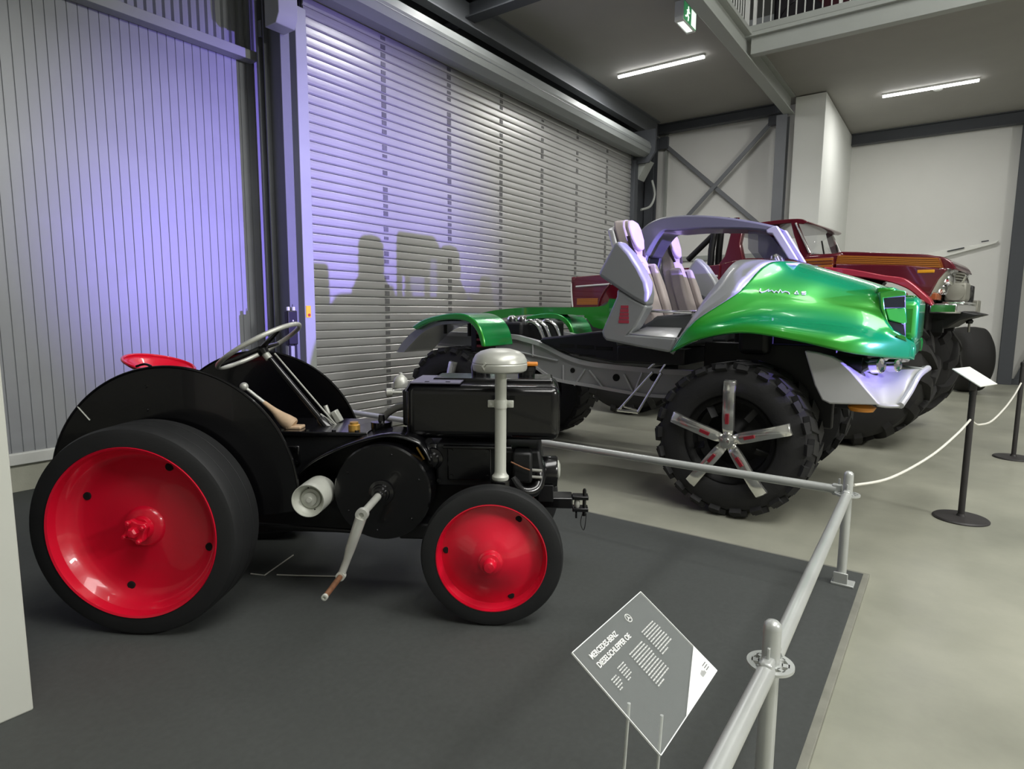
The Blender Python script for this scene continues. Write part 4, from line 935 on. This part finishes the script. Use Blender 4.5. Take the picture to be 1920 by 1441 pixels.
# ------------------------------------------------------------------ maroon monster pickup behind
mat('rd_maroon', '5e0f20', .2, .15, coat=.7)
mat('rd_flare_sheen', 'b23448', .25, .1, coat=.5)  # maroon flare, its pinkish reflected light put into the colour
mat('rd_stripe', 'b8722a', .3, .25, coat=.3); mat('rd_stripe2', '8c4f1c', .35, .2)
mat('rd_black', '0e0e0f', .5)
mat('big_tyre', '1c1b1a', .75, 0, var=.18, vscale=7, bump=.1, bscale=60)
mat('winch_grey', '8b8a80', .45, .3, var=.08, vscale=9)
mat('lamp_amber', 'e0a020', .4); mat('lamp_rust', '96502a', .4)
glass('car_glass', '7a7c80', .22, .03)
RF = Frame(8.87, .824, -97)
rt = thing('pickup_truck', 'maroon lifted pickup with orange stripes on huge lugged tyres behind the green truck', 'truck', (RF.o.x, RF.o.y, 0), math.radians(-97))
def Q(x, y, Y): return RF.Y(x, y, Y)
def QP(pts, Y): return RF.YZ(pts, Y)
def sm(pts, n=3): return [(q.x, q.y) for q in catmull([(a, b, 0) for a, b in pts], n)]
def big_wheel(x, yo, s_):
    """yo = distance of the outer face from the centre line"""
    w = MB(); d = (0, -1, 0); R0, Wd = .80, .80
    w.lathe([(.40, -Wd), (.55, -Wd-.02), (.70, -Wd+.01), (.77, -Wd+.08), (.795, -Wd*.5), (.77, -.08), (.70, -.01), (.55, .02), (.40, 0), (.38, -.06)], (0, 0, 0), d, 64, caps=False)
    n = 15
    for k in range(n):
        for row in (0, 1):
            rows = []
            for t in [i/7 for i in range(8)]:
                h = (-.02-.42*t) if row == 0 else (-Wd+.02+.42*t)
                a = 2*PI*(k+.5*row)/n - .30*t
                r = .845 - .05*max(0, 1-t*4)**1.5*1.6
                rr = r-.07-.10*max(0, 1-t*4)
                c = lambda rad, aa: Vector((rad*math.cos(aa), -h*-1*-1, rad*math.sin(aa)))
                da = .055
                rows.append([c(rr, a-da*1.3), c(r, a-da), c(r, a+da), c(rr, a+da*1.3), c(rr, a-da*1.3)])
            w.grid([[tuple(p) for p in q] for q in rows])
            w.add([tuple(p) for p in rows[0][:4]], [(0, 1, 2, 3)]); w.add([tuple(p) for p in rows[-1][:4]], [(0, 1, 2, 3)])
    o = w.build('wheel', 'big_tyre', rt, smooth=40)
    o.location = (x, -yo*s_, .845); o.rotation_euler = (0, random.random()*6 if False else 0, 0 if s_ == 1 else PI)
    MB().lathe([(.40, .0), (.38, -.08), (.36, -.25), (.15, -.25), (.13, -.12), (.0, -.12)], (0, 0, 0), d, 40, caps=False).build('rim', 'winch_grey', o)
    return o
big_wheel(0, 1.28, 1); big_wheel(0, 1.28, -1); big_wheel(-2.9, 1.28, 1); big_wheel(-2.9, 1.28, -1)
for x in (0, -2.9): MB().lathe([(.11, -.55), (.11, -.2), (.2, -.12), (.2, .12), (.11, .2), (.11, .55)], (x, 0, .845), (0, 1, 0), 20).build('axle', 'rd_black', rt)
for s_ in (1, -1): MB().bx(-3.9, .8, -.42*s_-.05, -.42*s_+.05, 1.28, 1.42).build('frame_rail', 'rd_black', rt)
MB().bx(-.5, .70, -.75, .75, 1.30, 1.66).build('engine_bay', 'rd_black', rt, bevel=.02)
MB().prism(QP([(1700, 560), (1840, 590), (1800, 600), (1775, 615), (1740, 620), (1690, 600)], -.45), -.45, .45, 'y').build('front_underbody', 'rd_black', rt, bevel=.02)
# bed
SB = -.93
bed = QP([(1071, 533), (1073, 525), (1080, 518.5), (1117, 515.5), (1230, 506), (1311, 500), (1350, 495), (1352, 560), (1300, 575)], SB)
zb = 1.42
ach = arc(-2.9, 1.42, .62, 0, 180, 14)
poly = [(-4.62, bed[0][1]), ]  # placeholder start
x_t = bed[0][0]
out = bed[:7]+[(bed[6][0], zb), (-2.9+.62, zb)]+ach+[(x_t, zb)]
for s_ in (1, -1):
    o = MB().prism(out, SB*s_, (SB+.05)*s_, 'y').build('bed_side', 'rd_maroon', rt, smooth=0, bevel=.012)
    MB().tube([(p[0], (SB-.01)*s_, p[1]) for p in ach], .014, 8).build('arch_lip', 'rd_maroon', o)
    a, b = Q(1080, 537, SB-.01), Q(1345, 517, SB-.01); MB().tube([(a.x, (SB-.008)*s_, a.z), (b.x, (SB-.008)*s_, b.z)], .013, 8).build('trim_strip', 'white_paint', o)
    a, b = Q(1082, 559, SB), Q(1121, 571, SB)
    for i in range(4):
        z = b.z+(a.z-b.z)*(i+.1)/4; MB().bx(a.x, b.x, (SB-.004)*s_, (SB+.002)*s_, z, z+(a.z-b.z)/4*.75).build('gold_stripe', 'rd_stripe', o, smooth=0)
    MB().tube([(p[0], (SB-.006)*s_, p[1]) for p in sm(QP([(1071.5, 531), (1072, 550), (1074, 575)], SB))], .012, 8).build('tail_trim', 'white_paint', o)
MB().bx(x_t, x_t+.05, SB, -SB, zb, bed[2][1]).build('tailgate', 'rd_maroon', rt, bevel=.01)
MB().bx(x_t, bed[6][0], SB+.05, -SB-.05, zb, zb+.06).build('bed_floor', 'rd_black', rt)
# roll bars in the bed
for y in (-.62, .5):
    MB().tube([Q(1341, 425, y), Q(1334, 470, y), Q(1332, 505, y)], .045, 12).build('roll_bar', 'rd_black', rt)
    MB().tube([Q(1353, 425, y+.1), Q(1348, 470, y+.1), Q(1346, 505, y+.1)], .045, 12).build('roll_bar', 'rd_black', rt)
    MB().tube([Q(1340, 438, y), Q(1290, 487, y)], .04, 12).build('roll_stay', 'rd_black', rt)
# cab
YC = -.74
roof = QP([(1362, 436), (1380, 424), (1440, 414.5), (1486, 410), (1506, 411), (1514, 416)], YC); ru = QP([(1506, 420), (1484, 418), (1440, 422), (1396, 431), (1374, 440)], YC)
MB().prism(sm(roof)+ru, YC, -YC, 'y').build('cab_roof', 'rd_maroon', rt, smooth=50, bevel=.015)
for s_ in (1, -1):
    MB().prism(QP([(1371, 430), (1393, 430), (1387, 456), (1392, 480), (1402, 520), (1346, 530), (1347, 494), (1358, 480), (1363, 462)], YC), YC*s_, (YC+.10)*s_, 'y').build('rear_pillar', 'rd_maroon', rt, bevel=.015)
    MB().prism(QP([(1481, 412), (1492, 412), (1522, 482), (1504, 486), (1488, 440)], YC), YC*s_, (YC+.06)*s_, 'y').build('front_pillar', 'rd_maroon', rt, bevel=.008)
    MB().tube([Q(1492, 418, YC-.01), Q(1518, 474, YC-.01)] if s_ == 1 else [(a.x, -a.y, a.z) for a in (Q(1492, 418, YC-.01), Q(1518, 474, YC-.01))], .012, 8).build('screen_trim', 'chrome', rt)
    MB().prism(QP([(1346, 495), (1400, 484), (1450, 484), (1500, 482), (1562, 481), (1560, 560), (1346, 560)], SB+.03), (SB+.03)*s_, (SB+.12)*s_, 'y').build('door', 'rd_maroon', rt, bevel=.015)
    a, b = Q(1500, 484, SB), Q(1560, 500, SB)
    for i in range(3):
        z = b.z+(a.z-b.z)*i/3; MB().bx(a.x-.6, b.x, (SB+.022)*s_, (SB+.03)*s_, z, z+(a.z-b.z)/3*.75).build('door_stripe', 'rd_stripe' if i % 2 == 0 else 'rd_stripe2', rt, smooth=0)
a, b = Q(1494, 416, YC), Q(1520, 476, YC)
MB().add([(a.x, YC+.03, a.z), (b.x, YC+.02, b.z), (b.x, -YC-.02, b.z), (a.x, -YC-.03, a.z)], [(0, 1, 2, 3)]).build('windscreen', 'car_glass', rt, solid=.006)
MB().tube([(b.x+.02, YC+.02, b.z), (b.x+.05, 0, b.z+.01), (b.x+.02, -YC-.02, b.z)], .014, 8).build('screen_trim', 'chrome', rt)
MB().tube([(a.x-.0, YC+.03, a.z), (a.x, -YC-.03, a.z)], .014, 8).build('screen_trim', 'chrome', rt)
MB().bx(-1.5, b.x+.0, -.70, .70, 1.75, 2.02).build('cab_interior', 'rd_black', rt, bevel=.02)
for y in (-.3, .35): MB().tube([(b.x+.03, y, b.z+.0), (b.x-.10, y+.3, b.z+.22)], .01, 6).build('wiper', 'rd_black', rt)
MB().bx(b.x-.05, b.x+.36, -.80, .80, b.z-.16, b.z-.01).build('cowl', 'rd_maroon', rt, bevel=.03)
c = Q(1360, 406, 0.1)
for i in range(3): MB().lathe([(.03, 0), (.045, .03), (.0, .035)], (c.x-.04+.1*i, -.1+.12*i, c.z-.06), (0, 0, 1), 14).build('roof_marker', 'chrome', rt)
# bonnet and front end
ht = sm(QP([(1567, 478), (1581, 472), (1677, 475), (1730, 476.5), (1752, 479.5), (1769, 482), (1785, 490), (1795, 505)], -.62))
MB().prism(ht+QP([(1780, 506), (1567, 500)], -.62), -.66, .66, 'y').build('bonnet', 'rd_maroon', rt, smooth=50, bevel=.03, seg=3)
for s_ in (1, -1):
    sd = QP([(1567, 494), (1700, 497), (1766, 503), (1777, 504), (1760, 524), (1741, 558), (1728, 546), (1708, 531), (1690, 522), (1660, 518), (1600, 518), (1567, 560)], -.86)
    o = MB().prism(sd, -.88*s_, -.64*s_, 'y').build('front_wing', 'rd_maroon', rt, bevel=.015)
    t0, t1 = QP([(1571, 479), (1758, 484)], -.80), QP([(1567, 496), (1766, 502.5)], -.80)
    for i in range(5):
        f0, f1 = i/5, (i+.72)/5
        L0 = [(t0[j][0]+(t1[j][0]-t0[j][0])*f0, t0[j][1]+(t1[j][1]-t0[j][1])*f0) for j in (0, 1)]; L1 = [(t0[j][0]+(t1[j][0]-t0[j][0])*f1, t0[j][1]+(t1[j][1]-t0[j][1])*f1) for j in (0, 1)]
        MB().prism([L0[0], L0[1], L1[1], L1[0]], -.81*s_, -.79*s_, 'y').build('bonnet_stripe', 'rd_stripe', rt, smooth=0)
    bs = QP([(1569, 478), (1760, 483), (1767, 504), (1567, 497)], -.79)
    MB().prism(bs, -.795*s_, -.6*s_, 'y').build('stripe_panel', 'rd_stripe2', rt, smooth=0)
    fl = sm(QP([(1545, 500), (1600, 505), (1660, 516), (1691, 520), (1710, 530), (1729, 546), (1743, 559), (1749, 570)], -.98))+sm(QP([(1747, 574), (1730, 564), (1710, 547), (1692, 537), (1660, 527), (1600, 518), (1545, 514)], -.98))
    MB().prism(fl, -1.0*s_, -.84*s_, 'y').build('wing_flare', 'rd_flare_sheen', rt, bevel=.015)
    a, b = Q(1720, 506, -.885), Q(1752, 511, -.885); MB().bx(a.x, b.x, -.892*s_, -.878*s_, b.z, a.z).build('side_marker', 'lamp_amber', rt, bevel=.006)
    hb = QP([(1768, 504), (1778, 503), (1780, 512), (1766, 540), (1752, 560), (1741, 557), (1748, 541), (1760, 522)], -.84)
    z0, z1 = min(p[1] for p in hb), max(p[1] for p in hb)
    rows = []
    for i in range(9):
        t = i/8; z = z0+(z1-z0)*t; xe = Q(1742+34*t, 557-52*t, -.84).x
        rows.append([(xe-.06, -.88*s_, z), (xe, -.84*s_, z), (xe+.035, -.62*s_, z), (xe+.04, -.36*s_, z)])
    MB().grid(rows).build('lamp_bezel', 'chrome', rt, solid=.02, smooth=60)
    for t, r in ((.72, .085), (.36, .07)):
        z = z0+(z1-z0)*t; xe = Q(1742+34*t, 557-52*t, -.84).x
        MB().lathe([(r, -.02), (r, .012), (r*.8, .03), (0, .045)], (xe+.035, -.60*s_, z), (1, -.2*s_, .2), 22).build('headlamp', 'chrome', rt)
    z = z0+(z1-z0)*.1; xe = Q(1745, 552, -.84).x; MB().bx(xe-.02, xe+.05, -.82*s_, -.50*s_, z-.04, z+.03).build('indicator', 'lamp_rust', rt, bevel=.01)
gz0, gz1 = Q(1764, 562, -.36).z, Q(1792, 511, -.36).z
for i in range(11):
    t = i/10; z = gz0+(gz1-gz0)*t; x0 = Q(1765+27*t, 562-51*t, -.36).x
    MB().tube([(x0-.02, -.36, z), (x0+.02, -.18, z), (x0+.03, 0, z), (x0+.02, .18, z), (x0-.02, .36, z)], .013, 8).build('grille_slat', 'winch_grey', rt)
rows = []
for i in range(6):
    t = i/5; z = gz0-.03+(gz1-gz0+.06)*t; x0 = Q(1765+27*t, 562-51*t, -.36).x
    rows.append([(x0-.06, -.37, z), (x0-.02, -.18, z), (x0-.01, 0, z), (x0-.02, .18, z), (x0-.06, .37, z)])
MB().grid(rows).build('grille_back', 'rd_black', rt, solid=.02)
# bumper and winch
xb = Q(1747, 578, -.95).x
bz0, bz1 = Q(1747, 587, -.95).z, Q(1747, 569, -.95).z
MB().bx(xb-.02, xb+.22, -.97, .97, bz0, bz1).build('bumper', 'chrome', rt, bevel=.015)
MB().bx(xb+.0, xb+.22, -.40, .55, bz1, bz1+.03).build('winch_tray', 'chrome', rt, bevel=.01)
wn = MB().bx(xb+.02, xb+.22, -.38, -.05, bz1+.03, bz1+.24).build('winch', 'winch_grey', rt, bevel=.03, seg=3)
MB().lathe([(.09, 0), (.09, .02), (.05, .03), (.02, .035)], (xb+.12, -.38, bz1+.13), (0, -1, 0), 24).build('winch_cover', 'winch_grey', wn)
MB().lathe([(.08, 0), (.08, .42)], (xb+.12, -.05, bz1+.13), (0, 1, 0), 20).build('drum', 'rd_black', wn)
MB().bx(xb+.04, xb+.2, .37, .52, bz1+.03, bz1+.23).build('winch_motor', 'rd_black', wn, bevel=.02)
MB().bx(xb+.12, xb+.23, .66, .96, bz0-.01, bz1+.06).build('tow_plate', 'winch_grey', rt, bevel=.01)
MB().tube([(xb+.2, .3, bz0), (xb+.2, .3, bz0-.10), (xb+.2, .31, bz0-.22)], .012, 8).build('hook_cable', 'winch_grey', rt)
MB().lathe([(.03, 0), (.04, .03), (.02, .06)], (xb+.2, .3, bz0-.12), (0, 0, 1), 12).build('hook', 'rd_black', rt)

# spare tyre standing by the rear wall, and the white board on the wall
sp_ = thing('spare_tyre', 'big smooth black tyre standing near the plain rear wall', 'tyre', (14.6, -.28, 0), math.radians(20))
MB().lathe([(.32, -.22), (.50, -.26), (.60, -.20), (.62, -.08), (.62, .08), (.60, .20), (.50, .26), (.32, .22)], (0, 0, .62), (0, 1, 0), 56, caps=False).build('carcass', 'big_tyre', sp_, smooth=60)
MB().lathe([(.33, -.2), (.33, .2)], (0, 0, .62), (0, 1, 0), 40).build('rim', 'rd_black', sp_)
mat('board_white', 'e9eae4', .4)
pA, pB, pC, pD = onx(1732, 476, 16.76), onx(1872, 451, 16.76), onx(1868, 456, 16.76), onx(1762, 479, 16.76)
wb = thing('wall_board', 'long white tapered board mounted on the rear wall above the pickup bonnet', 'board', (16.72, 0, 0))
MB().prism([(pA.y, pA.z), (pB.y, pB.z), (pC.y, pC.z), (pD.y, pD.z-.06), (pA.y-.05, pA.z-.06)], 0, .07, 'x').build('panel', 'board_white', wb, bevel=.006)
for (a, b), (c_, d_) in (((1776, 471), (1808, 464)), ((1840, 453), (1854, 451))):
    q, r = onx(a, b, 16.7), onx(c_, d_, 16.7); MB().tube([(-.022, q.y, q.z), (-.022, r.y, r.z)], .014, 6).build('slot', 'steel_dark', wb)

# dark red engine and vehicle upstairs behind the railing
gal = thing('gallery_vehicle', 'dark red machine standing behind the gallery railing', 'vehicle', (11.6, 1.8, 5.76))
mat('gal_red', '3f1320', .35, .1); mat('gal_dark', '1d1a22', .5, 0, var=.4, vscale=6)
MB().prism([(-.9, .25), (.5, .25), (.62, .45), (.62, 1.05), (.2, 1.15), (.05, 1.6), (-.8, 1.6), (-.9, 1.1)], -.45, .45, 'x').build('body', 'gal_red', gal, bevel=.05)
MB().bx(-.46, .46, .64, .98, .3, 1.0).build('engine', 'gal_dark', gal, bevel=.04)
for y, x in ((-.5, -.42), (.55, -.42), (-.5, .42), (.55, .42)): MB().lathe([(.18, -.08), (.33, -.09), (.36, -.05), (.36, .05), (.33, .09), (.18, .08)], (x, y, .36), (1, 0, 0), 32).build('wheel', 'gal_dark', gal)
sb = thing('gallery_stand', 'white metal display stand behind the gallery railing', 'stand', (11.2, .5, 5.755))
for y in (-.25, .25): MB().bx(-.03, .03, y-.03, y+.03, 0, 1.2).build('upright', 'white_paint', sb)
for z in (.25, .6, 1.15): MB().bx(-.03, .03, -.25, .25, z-.02, z+.02).build('crossbar', 'white_paint', sb)
MB().bx(-.02, .02, -.2, .2, .3, .55).build('panel', 'gal_dark', sb)
